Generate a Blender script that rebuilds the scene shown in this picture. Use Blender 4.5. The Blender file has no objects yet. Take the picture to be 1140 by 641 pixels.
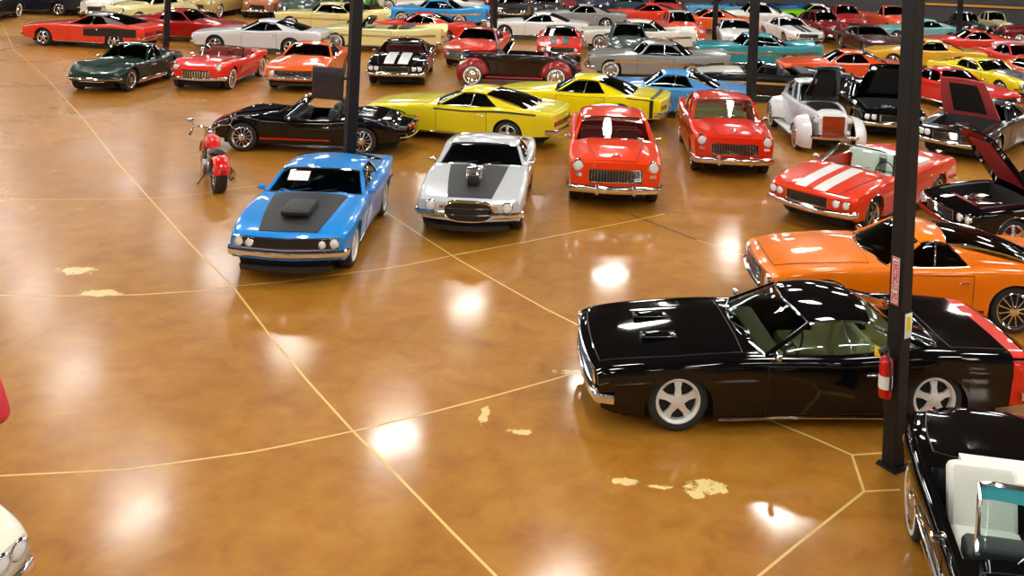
import bpy, math, random
from mathutils import Vector, Matrix
random.seed(7)
D=bpy.data; COL=bpy.context.scene.collection; PI=math.pi
sin,cos=math.sin,math.cos

# ------------------------------------------------------------------ camera model
F,HC,ROLL,PX,PY=1085.0,5.55,.045,70.0,-405.0
def gp(x,y,z=0.0):
    c,s=cos(ROLL),sin(ROLL); x-=570; y-=320.5
    X=c*x+s*y-PX; Y=-s*x+c*y-PY
    d=F*(HC-z)/Y
    return Vector((X*d/F,d,z))

# ------------------------------------------------------------------ materials
def new_mat(name):
    m=D.materials.new(name); m.use_nodes=True
    return m,m.node_tree.nodes,m.node_tree.links
def pbr(name,col,rough=.5,metal=0,coat=0,spec=.5,bump=0,noise=0,nscale=8):
    m,n,l=new_mat(name); b=n['Principled BSDF']
    b.inputs['Base Color'].default_value=(*col,1); b.inputs['Roughness'].default_value=rough
    b.inputs['Metallic'].default_value=metal; b.inputs['Coat Weight'].default_value=coat
    b.inputs['Coat Roughness'].default_value=.04; b.inputs['Specular IOR Level'].default_value=spec
    if noise or bump:
        tc=n.new('ShaderNodeTexCoord'); nz=n.new('ShaderNodeTexNoise'); nz.inputs['Scale'].default_value=nscale; nz.inputs['Detail'].default_value=4
        l.new(tc.outputs['Object'],nz.inputs['Vector'])
        if noise:
            mx=n.new('ShaderNodeMix'); mx.data_type='RGBA'
            mx.inputs[6].default_value=(*[c*(1-noise) for c in col],1); mx.inputs[7].default_value=(*[min(1,c*(1+noise)) for c in col],1)
            l.new(nz.outputs['Fac'],mx.inputs[0]); l.new(mx.outputs[2],b.inputs['Base Color'])
        if bump:
            bp=n.new('ShaderNodeBump'); bp.inputs['Strength'].default_value=bump; bp.inputs['Distance'].default_value=.01
            l.new(nz.outputs['Fac'],bp.inputs['Height']); l.new(bp.outputs['Normal'],b.inputs['Normal'])
    return m
def srgb(r,g,b):
    f=lambda c:(c/255/12.92 if c/255<.04045 else ((c/255+.055)/1.055)**2.4)
    return (f(r),f(g),f(b))
_pc={}
def paint(r,g,b,rough=.3,metal=0):
    k=(r,g,b,rough,metal)
    if k not in _pc: _pc[k]=pbr('car_paint_%d_%d_%d'%(r,g,b),srgb(r,g,b),rough,metal,coat=1.0,noise=.03,nscale=2,spec=.12)
    return _pc[k]
def glassmat(name,tint,alpha):
    m,n,l=new_mat(name); n.remove(n['Principled BSDF'])
    tr=n.new('ShaderNodeBsdfTransparent'); tr.inputs[0].default_value=(*tint,1)
    gl=n.new('ShaderNodeBsdfGlossy'); gl.inputs['Roughness'].default_value=.03; gl.inputs[0].default_value=(.9,.95,1,1)
    lw=n.new('ShaderNodeLayerWeight'); pw=n.new('ShaderNodeMath'); pw.operation='POWER'; pw.inputs[1].default_value=4; l.new(lw.outputs['Facing'],pw.inputs[0])
    fr=n.new('ShaderNodeMath'); fr.operation='MULTIPLY_ADD'; fr.inputs[1].default_value=.7; fr.inputs[2].default_value=.045; l.new(pw.outputs[0],fr.inputs[0])
    mx=n.new('ShaderNodeMixShader'); l.new(fr.outputs[0],mx.inputs[0]); l.new(tr.outputs[0],mx.inputs[1]); l.new(gl.outputs[0],mx.inputs[2])
    l.new(mx.outputs[0],n['Material Output'].inputs[0]); return m
GL_DARK=glassmat('tinted_glass',(.22,.26,.27),.2)
GL_MED=glassmat('smoked_glass',(.5,.55,.54),.2)
GL_CLEAR=glassmat('clear_glass',(.80,.88,.86),.2)
CHROME=pbr('chrome',(.78,.79,.80),.1,1)
STEEL=pbr('brushed_steel',(.55,.55,.57),.3,1,noise=.1)
BLACK=pbr('black_trim',(.012,.012,.013),.45,noise=.2)
FLATBLACK=pbr('matte_black',(.02,.02,.022),.6,coat=.0,noise=.15)
GRILLE=pbr('grille_mesh',(.03,.03,.032),.35,.6,noise=.3,nscale=60)
TIRE=pbr('tyre_rubber',(.018,.018,.018),.7,bump=.3,nscale=30)
WHITEWALL=pbr('whitewall_rubber',(.75,.74,.70),.6,noise=.05)
RIM=pbr('alloy_rim',(.72,.72,.74),.22,1)
RIM_W=pbr('bright_wheel',(.80,.80,.78),.35,.3)
LENS=pbr('headlight_lens',(.86,.88,.88),.15,0,coat=1)
TAIL=pbr('tail_lamp_lens',(.45,.01,.01),.15,0,coat=1)
AMBER=pbr('amber_lens',(.8,.25,.02),.2,0,coat=1)
UNDER=pbr('underbody_black',(.01,.01,.01),.8,noise=.3)
INT_BLK=pbr('black_vinyl',(.02,.02,.022),.5,bump=.2)
INT_TAN=pbr('tan_leather',srgb(205,185,130),.5,bump=.2,noise=.06)
INT_WHT=pbr('white_vinyl',srgb(238,238,228),.45,bump=.1,noise=.03)
INT_RED=pbr('red_vinyl',srgb(150,25,25),.5,bump=.2,noise=.05)
INT_AQUA=pbr('aqua_vinyl',srgb(20,140,150),.5,bump=.2,noise=.05)
WHITE=paint(240,240,238); 

# ------------------------------------------------------------------ mesh builder
class MB:
    def __init__(s): s.v=[];s.f=[];s.m=[]
    def quad(s,a,b,c,d,m=0): i=len(s.v); s.v+= [a,b,c,d]; s.f.append((i,i+1,i+2,i+3)); s.m.append(m)
    def grid(s,P,m=0,closeu=False,flip=False):
        # P rows of points; m int or function(i,j)
        R=len(P);C=len(P[0]);b=len(s.v)
        for r in P: s.v+= [tuple(p) for p in r]
        for i in range(R-1):
            for j in range(C if closeu else C-1):
                k=(j+1)%C
                f=(b+i*C+j,b+i*C+k,b+(i+1)*C+k,b+(i+1)*C+j)
                s.f.append(f[::-1] if flip else f); s.m.append(m(i,j) if callable(m) else m)
    def slab(s,P,off,m=0):
        # P grid of points; off = offset vector function/point: makes a closed thick sheet
        Q=[[tuple(Vector(p)+Vector(off)) for p in r] for r in P]
        s.grid(P,m,flip=True); s.grid(Q,m)
        R=len(P);C=len(P[0])
        s.grid([[P[0][j] for j in range(C)],[Q[0][j] for j in range(C)]],m)
        s.grid([[Q[-1][j] for j in range(C)],[P[-1][j] for j in range(C)]],m)
        s.grid([[Q[i][0] for i in range(R)],[P[i][0] for i in range(R)]],m)
        s.grid([[P[i][-1] for i in range(R)],[Q[i][-1] for i in range(R)]],m)
    def box(s,c,d,m=0,rz=0,ry=0,bev=0):
        x,y,z=d[0]/2,d[1]/2,d[2]/2
        b=min(bev,x*.9,y*.9,z*.9)
        M=Matrix.Translation(c)@Matrix.Rotation(rz,4,'Z')@Matrix.Rotation(ry,4,'Y')
        if b<=0:
            P=[(-x,-y,-z),(x,-y,-z),(x,y,-z),(-x,y,-z),(-x,-y,z),(x,-y,z),(x,y,z),(-x,y,z)]
            i=len(s.v); s.v+=[tuple(M@Vector(p)) for p in P]
            for f in [(0,3,2,1),(4,5,6,7),(0,1,5,4),(1,2,6,5),(2,3,7,6),(3,0,4,7)]:
                s.f.append(tuple(i+k for k in f)); s.m.append(m)
            return
        rings=[]
        def ring(z0,ins):
            a,bb=x-ins,y-ins; c_=b*.6 if ins<b*.5 else b*.3
            return [(a-c_,-bb,z0),(a,-bb+c_,z0),(a,bb-c_,z0),(a-c_,bb,z0),(-a+c_,bb,z0),(-a,bb-c_,z0),(-a,-bb+c_,z0),(-a+c_,-bb,z0)]
        for z0,ins in [(-z,b),(-z+b*.3,b*.3),(-z+b,0),(z-b,0),(z-b*.3,b*.3),(z,b)]:
            rings.append([tuple(M@Vector(p)) for p in ring(z0,ins)])
        i0=len(s.v); s.grid(rings,m,closeu=True)
        s.f.append(tuple(i0+k for k in range(7,-1,-1))); s.m.append(m)
        n=i0+5*8; s.f.append(tuple(n+k for k in range(8))); s.m.append(m)
    def tube(s,path,r,m=0,seg=8,rz=None,closed=False,cap=True):
        P=[Vector(p) for p in path]; n=len(P); rows=[]
        for i,p in enumerate(P):
            if closed: t=P[(i+1)%n]-P[i-1]
            else: t=P[min(i+1,n-1)]-P[max(i-1,0)]
            t=t.normalized() if t.length>1e-9 else Vector((1,0,0))
            up=Vector((0,0,1)) if abs(t.z)<.9 else Vector((1,0,0))
            a=t.cross(up).normalized(); b=a.cross(t).normalized()
            rr=r[i] if isinstance(r,(list,tuple)) else r
            rb=rr if rz is None else (rz[i] if isinstance(rz,(list,tuple)) else rz)
            rows.append([tuple(p+a*cos(2*PI*k/seg)*rr+b*sin(2*PI*k/seg)*rb) for k in range(seg)])
        if closed: rows.append(rows[0])
        i0=len(s.v); s.grid(rows,m,closeu=True)
        if cap and not closed:
            s.f.append(tuple(i0+k for k in range(seg-1,-1,-1))); s.m.append(m)
            q=i0+(n-1)*seg; s.f.append(tuple(q+k for k in range(seg))); s.m.append(m)
    def disc(s,c,axis,prof,m=0,seg=20):
        # lathe: prof list of (r,h) along axis
        a=Vector(axis).normalized(); up=Vector((0,0,1)) if abs(a.z)<.9 else Vector((1,0,0))
        u=a.cross(up).normalized(); w=a.cross(u)
        c=Vector(c)
        rows=[[tuple(c+a*h+u*cos(2*PI*k/seg)*max(r,1e-4)+w*sin(2*PI*k/seg)*max(r,1e-4)) for k in range(seg)] for r,h in prof]
        s.grid(rows,(lambda i,j:m[i]) if isinstance(m,(list,tuple)) else m,closeu=True)
    def mesh(s,name,angle=38):
        me=D.meshes.new(name); me.from_pydata(s.v,[],s.f); me.update()
        import bmesh
        bm=bmesh.new(); bm.from_mesh(me)
        for i,f in enumerate(bm.faces): f.material_index=s.m[i]; f.smooth=True
        bmesh.ops.remove_doubles(bm,verts=bm.verts,dist=.0004)
        bmesh.ops.recalc_face_normals(bm,faces=bm.faces)
        a=math.radians(angle)
        for e in bm.edges:
            if len(e.link_faces)==2 and e.calc_face_angle(0)>a: e.smooth=False
        bm.to_mesh(me); bm.free(); return me

def tag(o,label=None,cat=None,group=None,kind=None):
    if label:o['label']=label
    if cat:o['category']=cat
    if group:o['group']=group
    if kind:o['kind']=kind
    return o
def link(name,me,mats,parent=None,loc=(0,0,0),rz=0):
    o=D.objects.new(name,me)
    while len(me.materials)<len(mats): me.materials.append(None)
    COL.objects.link(o)
    for i,m in enumerate(mats):
        o.material_slots[i].link='OBJECT'; o.material_slots[i].material=m
    o.parent=parent; o.location=loc; o.rotation_euler=(0,0,rz); return o
def empty(name,loc,rz=0):
    o=D.objects.new(name,None); o.empty_display_size=.2; COL.objects.link(o); o.location=loc; o.rotation_euler=(0,0,rz); return o
def simple(name,mb,mats,parent=None,angle=38,loc=(0,0,0),rz=0):
    return link(name,mb.mesh(name,angle),mats if isinstance(mats,(list,tuple)) else [mats],parent,loc,rz)

def interp(keys,q):
    if q<=keys[0][0]: return keys[0][1]
    if q>=keys[-1][0]: return keys[-1][1]
    for i in range(len(keys)-1):
        x0,y0=keys[i];x1,y1=keys[i+1]
        if q<=x1:
            h=x1-x0
            d=(y1-y0)/h
            def sl(j):
                if j<=0 or j>=len(keys)-1: return None
                a=(keys[j][1]-keys[j-1][1])/max(1e-6,keys[j][0]-keys[j-1][0]); b=(keys[j+1][1]-keys[j][1])/max(1e-6,keys[j+1][0]-keys[j][0])
                return 0 if a*b<=0 else 2*a*b/(a+b)
            m0=sl(i);m1=sl(i+1); m0=d if m0 is None else m0; m1=d if m1 is None else m1
            t=(q-x0)/h;t2=t*t;t3=t2*t
            return (2*t3-3*t2+1)*y0+(t3-2*t2+t)*h*m0+(-2*t3+3*t2)*y1+(t3-t2)*h*m1
def lerp(a,b,t): return a+(b-a)*t
def sstep(a,b,x):
    t=min(1,max(0,(x-a)/(b-a))); return t*t*(3-2*t)

# ------------------------------------------------------------------ the car builder
BASE=dict(L=4.8,W=1.84,H=1.32,wb=2.8,fo=.95,rt=.335,tw=.22,
  zn=.74,zh=.87,zc=.95,zbelt=.90,zd=.93,ze=.90,hip=.03,hump=0,crown=.03,
  wn=.93,wt=.90,waist=.97,cf=.16,cr=.10,lean=.05,leanr=.04,
  zlf=.30,zlm=.22,zlr=.32,tuck=.09,
  qc=1.55,qrf=2.15,qrr=3.05,qb=3.75,qC0=3.1,qC1=2.85,wg=.86,wr=.66,wrr=None,
  roof=True,open=False,hood_open=False,grille=(.62,.42,.64,'bar'),hl=[(.78,.60,.09),(.56,.60,.09)],hlz=None,
  bump=(.44,.055,.06),rbump=(.48,.055,.06),tl='rect',stripes=None,scoop=None,wheel='five',ww=False,
  sside=None,seams=True,detail=2,clearglass=False,pill='paint',post=False,nose='flat',rim_r=.68,opencab=False,hoodpatch=True,rimcol='rim')
class Car:
    def __init__(s,**kw):
        s.p=dict(BASE); s.p.update(kw); p=s.p
        L,W=p['L'],p['W']; hw=W/2
        s.qf=p['fo']; s.qr=p['fo']+p['wb']; s.x0=p['fo']+p['wb']/2
        g=p
        s.zt=p.get('kzt') or [(0,g['zn']-.05),(.12,g['zn']),(g['qc']*.5,g['zh']),(g['qc'],g['zc']),(g['qb'],g['zd']),(L-.15,g['ze']),(L,g['ze']-.05)]
        s.zsk=p.get('kzs') or [(0,g['zn']-.06),(.12,g['zn']-.02),(g['qc']*.5,g['zh']-.03),(g['qc'],g['zbelt']),((g['qc']+g['qC0'])/2,g['zbelt']-.01),(s.qr-.1,g['zbelt']+g['hip']),(L-.15,g['ze']-.01),(L,g['ze']-.06)]
        s.wk=p.get('kw') or [(0,hw*g['wn']),(.25,hw*(g['wn']+1)/2),(s.qf,hw),((s.qf+s.qr)/2,hw*g['waist']),(s.qr,hw),(L-.4,hw*(g['wt']+1)/2),(L,hw*g['wt'])]
        s.zbk=[(0,g['zlf']+.06),(.25,g['zlf']),(s.qf-.6,g['zlf']),(s.qf+.6,g['zlm']),(s.qr-.6,g['zlm']),(s.qr+.6,g['zlr']),(L,g['zlr']+.05)]
        s.parts=[]
    def X(s,q): return s.x0-q
    def w(s,q): return interp(s.wk,q)
    def hump(s,q):
        return s.p['hump']*(math.exp(-((q-s.qf)/.42)**2)+math.exp(-((q-s.qr)/.48)**2))
    def top(s,q,f):
        f=abs(f); a=interp(s.zt,q); b=interp(s.zsk,q)+s.hump(q)
        z=lerp(a-s.p['crown']*f*f,b,sstep(.5,.86,f))
        if f>.9: z-=.012*((f-.9)/.1)
        if f>.95: z-=.035*((f-.95)/.05)**2
        return z
    def endx(s,q,yf,z):
        L=s.p['L']; x=0
        zt=s.p['zn']
        if q<.9: fd=(1-q/.9)**1.6; x-=(s.p['cf']*yf*yf+s.p['lean']*max(-.5,(zt-z)/zt)+s.p.get('vee',0)*abs(yf))*fd
        r=L-q
        if r<.9: fd=(1-r/.9)**1.6; x+=(s.p['cr']*yf*yf+s.p['leanr']*max(-.5,(s.p['ze']-z)/zt))*fd
        return x
    def T(s,q,f,up=0):
        z=s.top(q,f)+up; return (s.X(q)+s.endx(q,f,z),f*s.w(q),z)
    def zb(s,q):
        z=interp(s.zbk,q)
        R=s.p['rt']+s.p.get('archgap',.055)
        for c in (s.qf,s.qr):
            if c==s.qr and s.p.get('skirt'): continue
            d=abs(q-c)
            if d<R: z=max(z,s.p['rt']+math.sqrt(R*R-d*d)*s.p.get('archk',1))
        return min(z,s.top(q,1)-.03)
    def S(s,q,t,side=1,out=0,zb=None):
        zt=s.top(q,1); b=s.zb(q) if zb is None else zb
        z=lerp(zt,b,t)
        h=(zt-z)/max(.2,zt-.2)
        y=s.w(q)*(1-s.p['tuck']*max(0,h-.15)**1.6)+.012*sin(min(1,h*2.2)*PI)
        if t>.999: y-=.0
        return (s.X(q)+s.endx(q,1,z),side*(y+out),z)
    def Ft(s,yf,z,out=0,rear=False):
        q=s.p['L'] if rear else 0
        zt=s.top(q,1); h=max(0,(zt-z)/max(.2,zt-.2))
        y=s.w(q)*yf*(1-s.p['tuck']*max(0,h-.15)**1.6)
        return (s.X(q)+s.endx(q,yf,z)+(-out if rear else out),y,z)
    def part(s,name,mb,roles,parent=None,angle=38,loc=(0,0,0),rz=0,label=None):
        me=mb if isinstance(mb,bpy.types.Mesh) else mb.mesh(name,angle)
        s.parts.append((name,me,roles,parent,loc,rz,label)); return len(s.parts)-1
    # --- body
    def tub(s,q):
        p=s.p
        if p['opencab'] or p['clearglass']:
            if p['qc']+.12<q<p.get('qtub',min(p['qb']-.25,s.qr+.15)): return .34,.82
        if p.get('bed') and p['bed'][0]<q<p['bed'][1]: return .5,.86
        if p['hood_open'] and .38<q<p['qc']-.22: return .42,.72
        return None
    def body(s):
        p=s.p; L=p['L']; mb=MB()
        qs=set([0,.01,.03,.06,.1,.15,.2,.28,L,L-.01,L-.03,L-.07,L-.12,L-.2])
        q=.3
        while q<L-.2: qs.add(round(q,3)); q+=.09
        R=p['rt']+p.get('archgap',.055)
        for c in (s.qf,s.qr):
            for k in range(13): qs.add(round(c-R*cos(PI*k/12),4))
            qs.add(c-R-.004); qs.add(c+R+.004)
        for b in ([p['qc']+.12,p.get('qtub',min(p['qb']-.25,s.qr+.15))] if (p['opencab'] or p['clearglass']) else [])+([.38,p['qc']-.22] if p['hood_open'] else [])+(list(p['bed']) if p.get('bed') else []):
            qs.add(b-.004); qs.add(b+.004)
        qs=sorted(x for x in qs if 0<=x<=L)
        fr=[0,.12,.25,.38,.5,.6,.7,.78,.86,.91,.95,.98,1.0]
        fr2=[0,.12,.25,.38,.5,.6,.7,.78,.82,.91,.95,.98,1.0]
        NT=8
        for sd in (1,-1):
            rows=[]
            for q in qs:
                tb=s.tub(q); r=[]
                for k,f in enumerate(fr):
                    if tb and f<tb[1]-.02:
                        x,y,_=s.T(q,f*sd); r.append((x,y,tb[0]))
                    else:
                        r.append(s.T(q,f*sd))
                if tb:  # vertical inner wall
                    for k,f in enumerate(fr):
                        if f>=tb[1]-.02:
                            x,y,_=s.T(q,tb[1]*sd); r[k-1]=(x,y,tb[0]); break
                for k in range(1,NT+1): r.append(s.S(q,k/NT,sd))
                x,y,z=r[-1]; r.append((x,y-sd*.05,z+.005))
                rows.append(r)
            def mi(i,j):
                a=s.tub(qs[i]) ; b=s.tub(qs[i+1])
                if (a or b) and j<7: return 1
                return 0
            mb.grid(rows,mi)
            # end caps
            for rear in (False,True):
                q=L if rear else 0
                P=[]
                for f in fr:
                    P.append([s.T(q,f*sd)]+[s.capF(q,f,k/NT,sd) for k in range(1,NT+1)])
                mb.grid(P,0)
        i=s.part('body',mb,['paint','int'])
        if p.get('bed'): pass
        # chassis
        cb=MB(); wy=s.p['W']/2
        top=.33 if (p['opencab'] or p['clearglass'] or p['hood_open']) else .5
        cb.box(((s.X(.4)+s.X(L-.4))/2,0,.17+top/2-.06),(L-.8,2*(wy-p['tw']-.12),top-.06),0,bev=.03)
        if not p.get('openwheel'):
            for c in (s.qf,s.qr):
                for sd in (1,-1):
                    cb.box((s.X(c),sd*(wy-p['tw']-.14),.46),(2*R+.1,.04,.5 if top>.4 else .4),0)
        s.part('chassis',cb,['under'])
    def capF(s,q,f,t,sd):
        z0=s.top(q,f); z1=s.zb(q); z=lerp(z0,z1,t)
        zt=s.top(q,1); h=max(0,(zt-z)/max(.2,zt-.2))
        b=.012*sin(min(1,h*2.2)*PI)
        y=(s.w(q)*(1-s.p['tuck']*max(0,h-.15)**1.6)+b)*f
        return (s.X(q)+s.endx(q,f,z),sd*y,z)
    # --- patches on the skin
    def top_patch(s,mb,q0,q1,f0,f1,up=.004,m=0,n=14,k=8,fn=None,thick=None):
        P=[]
        for i in range(n+1):
            q=lerp(q0,q1,i/n); a,b=(f0,f1) if fn is None else fn(i/n)
            P.append([s.T(q,lerp(a,b,j/k),up) for j in range(k+1)])
        mb.slab(P,(0,0,-(thick or up*.9)),m)
    def side_patch(s,mb,q0,q1,t0,t1,sd,out=.004,m=0,n=12,k=6,zb=.24,fn=None):
        P=[]
        for i in range(n+1):
            q=lerp(q0,q1,i/n); a,b=(t0,t1) if fn is None else fn(i/n)
            P.append([s.S(q,lerp(a,b,j/k),sd,out,zb) for j in range(k+1)])
        mb.slab(P,(0,-sd*out*.9,0),m)
    def face_patch(s,mb,y0,y1,z0,z1,out=.02,m=0,rear=False,n=12,k=4,fn=None,thick=None):
        P=[]
        for i in range(n+1):
            y=lerp(y0,y1,i/n)
            a,b=(z0,z1) if fn is None else fn(y,z0,z1)
            P.append([s.Ft(y,lerp(a,b,j/k),out,rear) for j in range(k+1)])
        mb.slab(P,((out*.9 if thick is None else thick)*(1 if rear else -1),0,0),m)
    # --- greenhouse
    def roofz(s,a,u):
        p=s.p; return p['H']-.035*(2*a-1)**2*(1 if a<.5 else p.get('rdrop',1))-.05*u*u-(.02*((abs(u)-.8)/.2)**2 if abs(u)>.8 else 0)
    def greenhouse(s):
        p=s.p; hw=p['W']/2; wg=p['wg']*hw; wr=p['wr']*hw; cv=p.get('wcurve',.2)
        wgr=p.get('wgr',p['wg']*.97)*hw; wrr=(p['wrr'] or p['wr']*.97)*hw; cvr=p.get('rcurve',.14)
        qc,qrf,qrr,qb=p['qc'],p['qrf'],p['qrr'],p['qb']
        def WS(u,v):
            q=lerp(qc,qrf,v)+cv*u*u*(1-.35*v); y=u*lerp(wg,wr,v)
            zb=lerp(s.top(min(qc,q),0),s.top(q,.84),u*u)-.01
            return (s.X(q),y,lerp(zb,s.roofz(0,u)-.005,v)+.03*sin(PI*v)*0)
        def RG(u,v):
            q=lerp(qb,qrr,v)-cvr*u*u*(1-.35*v); y=u*lerp(wgr,wrr,v)
            zb=lerp(s.top(q,0),s.top(q,.84),u*u)-.01
            bow=p.get('rbow',.03)*sin(PI*v)
            return (s.X(q),y,lerp(zb,s.roofz(1,u)-.005,v)+bow)
        U=[-1+2*i/12 for i in range(13)]; V=[i/5 for i in range(6)]
        mb=MB(); mb.slab([[WS(u,v) for v in V] for u in U],(-.006,0,0)); ws=s.part('windshield',mb,['wglass'],angle=60)
        fr=MB(); r=.02
        if not p['roof']: fr.tube([WS(-1,v) for v in V]+[WS(u,1) for u in U[1:]]+[WS(1,v) for v in V[::-1]],.022,0,6)
        else: fr.tube([WS(u,0) for u in U],.018,0,6); fr.tube([WS(u,1) for u in U],.016,0,6)
        s.part('windshield_frame',fr,['chrome'],ws)
        if p.get('shade'):
            sb=MB(); sb.slab([[Vector(WS(u,v))+Vector((.004,0,.002)) for v in (.8,.9,.97)] for u in U],(.004,0,0)); s.part('tinted_shade_band',sb,['shade'],ws)
        wp=MB()
        for a in (-.45,.1):
            A=Vector(WS(a,.03));B=Vector(WS(a+.38,.14)); o=Vector((.02,0,.015)); wp.tube([A+o,(A+B)/2+o,B+o],.007,0,5)
        s.part('wiper',wp,['black'],ws)
        if not p['roof']: return
        # roof
        def RF(a,u):
            q=lerp(qrf+cv*u*u*.65,qrr-cvr*u*u*.65,a)
            return (s.X(q),u*lerp(wr,wrr,a),s.roofz(a,u)+.005)
        UU=[-1,-.96,-.9]+[-.8+1.6*i/10 for i in range(11)]+[.9,.96,1]
        A=[0,.03,.1]+[i/8 for i in range(1,8)]+[.92,.97,1]
        mb=MB(); mb.slab([[RF(a,u) for u in UU] for a in A],(0,0,-.035))
        rf=s.part('roof',mb,['roof'],angle=50)
        for sd in (1,-1):
            ap=MB(); ap.tube([WS(sd,v) for v in V],[.034]*6,0,8,rz=.022)
            s.part('windshield_pillar',ap,['paint' if p['pill']=='paint' else 'chrome'])
        # side glass + C pillar
        qA0=qc+cv; qA1=qrf+cv*.65
        qR0=qb-cvr; qR1=qrr-cvr*.65
        def SD(q0,q1,v,sd,out=0):
            a=(q1-qA1)/max(.1,qR1-qA1); a=min(1,max(0,a))
            q=lerp(q0,q1,v); bl=(q0-qA0)/(qR0-qA0); bl=min(1,max(0,bl))
            yb=lerp(wg,wgr,bl); yt=lerp(wr,wrr,a)
            y=lerp(yb,yt,v)+.02*sin(PI*v)+out
            return (s.X(q),sd*y,lerp(s.top(q0,.84)-.01,s.roofz(a,1)-.012,v))
        qC0,qC1=p['qC0'],p['qC1']
        for sd in (1,-1):
            sg=MB(); tr=MB(); cp=MB()
            n=12; P=[[SD(lerp(qA0,qC0,i/n),lerp(qA1,qC1,i/n),v,sd,-.012) for v in V] for i in range(n+1)]
            sg.slab(P,(0,-sd*.005,0))
            n=8
            if p.get('kick'): # curved C edge
                kk=p['kick']
                P=[[SD(lerp(qC0,qR0,i/n),lerp(lerp(qC1,qR1,i/n),lerp(qC1,qR1,i/n),v)-kk*sin(PI*v)*(1-i/n),v,sd,0) for v in V] for i in range(n+1)]
            else: P=[[SD(lerp(qC0,qR0,i/n),lerp(qC1,qR1,i/n),v,sd,0) for v in V] for i in range(n+1)]
            # rear edge follow rear glass bow
            cp.slab(P,(0,-sd*.03,0))
            tr.tube([SD(qA0,qA1,1,sd)]+[SD(lerp(qA0,qC0,i/8),lerp(qA1,qC1,i/8),1,sd,.004) for i in range(1,9)],.012,0,5)
            tr.tube([SD(lerp(qA0,qC0,i/8),lerp(qA1,qC1,i/8),0,sd,.004) for i in range(9)],.012,0,5)
            tr.tube([SD(qC0,qC1,v,sd,.004) for v in V],.010,0,5)
            i=s.part('side_window',sg,['glass'],angle=60); s.part('window_trim',tr,['chrome'],i); s.part('rear_pillar',cp,['roof' if p.get('vinyl') else 'paint'],angle=50)
            for k,bq in enumerate(p.get('posts',[.56])):
                bp=MB(); w0=lerp(qA0,qC0,bq);w1=lerp(qA1,qC1,bq)
                bp.tube([SD(w0,w1,v,sd,0) for v in V],.028 if p['post'] else .012,0,6)
                s.part('window_post',bp,['paint' if p['post'] else 'chrome'])
        mb=MB(); mb.slab([[RG(u,v) for v in V] for u in U],(-.006,0,.0)); rg=s.part('rear_window',mb,['glass'],angle=60)
        t2=MB(); t2.tube([RG(u,0) for u in U]+[RG(1,v) for v in V[1:]]+[RG(u,1) for u in U[::-1]]+[RG(-1,v) for v in V[::-1]],.014,0,5); s.part('rear_window_trim',t2,['chrome'],rg)
        if p.get('louvres'):
            lv=MB()
            for k in range(9):
                v=.06+.88*k/8; P=[Vector(RG(u,v))+Vector((0,0,.02)) for u in (-.85,-.4,0,.4,.85)]
                lv.tube(P,.05,0,4,rz=.008)
            s.part('window_louvre',lv,['black'],rg)
    # --- wheels
    def wheel_mesh(s):
        p=s.p; r,tw=p['rt'],p['tw']; rr=r*p['rim_r']
        mb=MB(); h=tw/2
        prof=[(rr,-h*.8),(rr+.02,-h),(r-.05,-h),(r-.012,-h*.85),(r,-h*.6),(r,h*.6),(r-.012,h*.85),(r-.05,h),(rr+.055,h*1.02),(rr+.015,h),(rr,h*.8)]
        mm=[0]*10
        if p['ww']: mm[7]=1; mm[8]=1
        mb.disc((0,0,0),(0,1,0),prof,mm,28); mb.disc((0,0,0),(0,1,0),[(rr,h*.2),(0,h*.15)],2,20); mb.disc((0,0,0),(0,1,0),[(rr,-h*.5),(0,-h*.5)],2,20)
        rm=MB(); k=p['wheel']
        rm.disc((0,0,0),(0,1,0),[(rr-.035,h*.3),(rr-.03,h*.8),(rr-.004,h*1.02),(rr+.008,h*.98),(rr,h*.7)],0,28)
        if k in('five','spoke','ten'):
            n={'five':5,'spoke':5,'ten':12}[k]; wd={'five':.05,'spoke':.035,'ten':.012}[k]
            for i in range(n):
                a=2*PI*i/n+.3; d=Vector((cos(a),0,sin(a))); t=Vector((-sin(a),0,cos(a)))
                for pt,qt in [(1,1)]:
                    P=[]
                    for rad,ww_,yy in [(.04,wd*.9,h*.95),(rr*.55,wd*.62,h*.8),(rr-.02,wd*1.0,h*.62)]:
                        P.append([tuple(d*rad+t*ww_+Vector((0,yy,0))),tuple(d*rad-t*ww_+Vector((0,yy,0)))])
                    rm.slab(P,(0,-.03,0),0)
            rm.disc((0,0,0),(0,1,0),[(.075,h*.5),(.07,h*.98),(.04,h*1.08),(0,h*1.1)],0,16)
        else: # full cap
            rm.disc((0,0,0),(0,1,0),[(rr-.02,h*.6),(rr*.75,h*.95),(rr*.6,h*.75),(rr*.35,h*.85),(rr*.25,h*1.1),(0,h*1.15)],0,28)
        return mb.mesh('wheel'),rm.mesh('rim')
    def wheels(s):
        p=s.p; m,r=s.wheel_mesh(); y=p['W']/2-p['tw']/2-p.get('win',.045)
        for q in (s.qf,s.qr):
            for sd in (1,-1):
                i=s.part('wheel',m,['tire','ww','under'],None,loc=(s.X(q),sd*y,p['rt']),rz=0 if sd>0 else PI)
                s.part('rim',r,[p['rimcol']],i)
    # --- trim
    def bumper(s,rear=False):
        p=s.p; b=p['rbump' if rear else 'bump']
        if not b: return
        z,rz,off=b[:3]; mb=MB(); P=[]
        for k in range(17):
            yf=-1.02+2.04*k/16
            x,y,_=s.Ft(max(-1,min(1,yf)),z,off,rear); P.append((x,y*1.02,z+(b[3]*(yf*yf) if len(b)>3 else 0)))
        x,y,zz=P[0]; sg=1 if rear else -1
        q=s.p['L']-.28 if rear else .28
        e=Vector((s.X(q),-(s.w(q)+.02),zz)); P=[e]+P+[Vector((e.x,-e.y,e.z))]
        mb.tube(P,.028,0,8,rz=rz)
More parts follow.
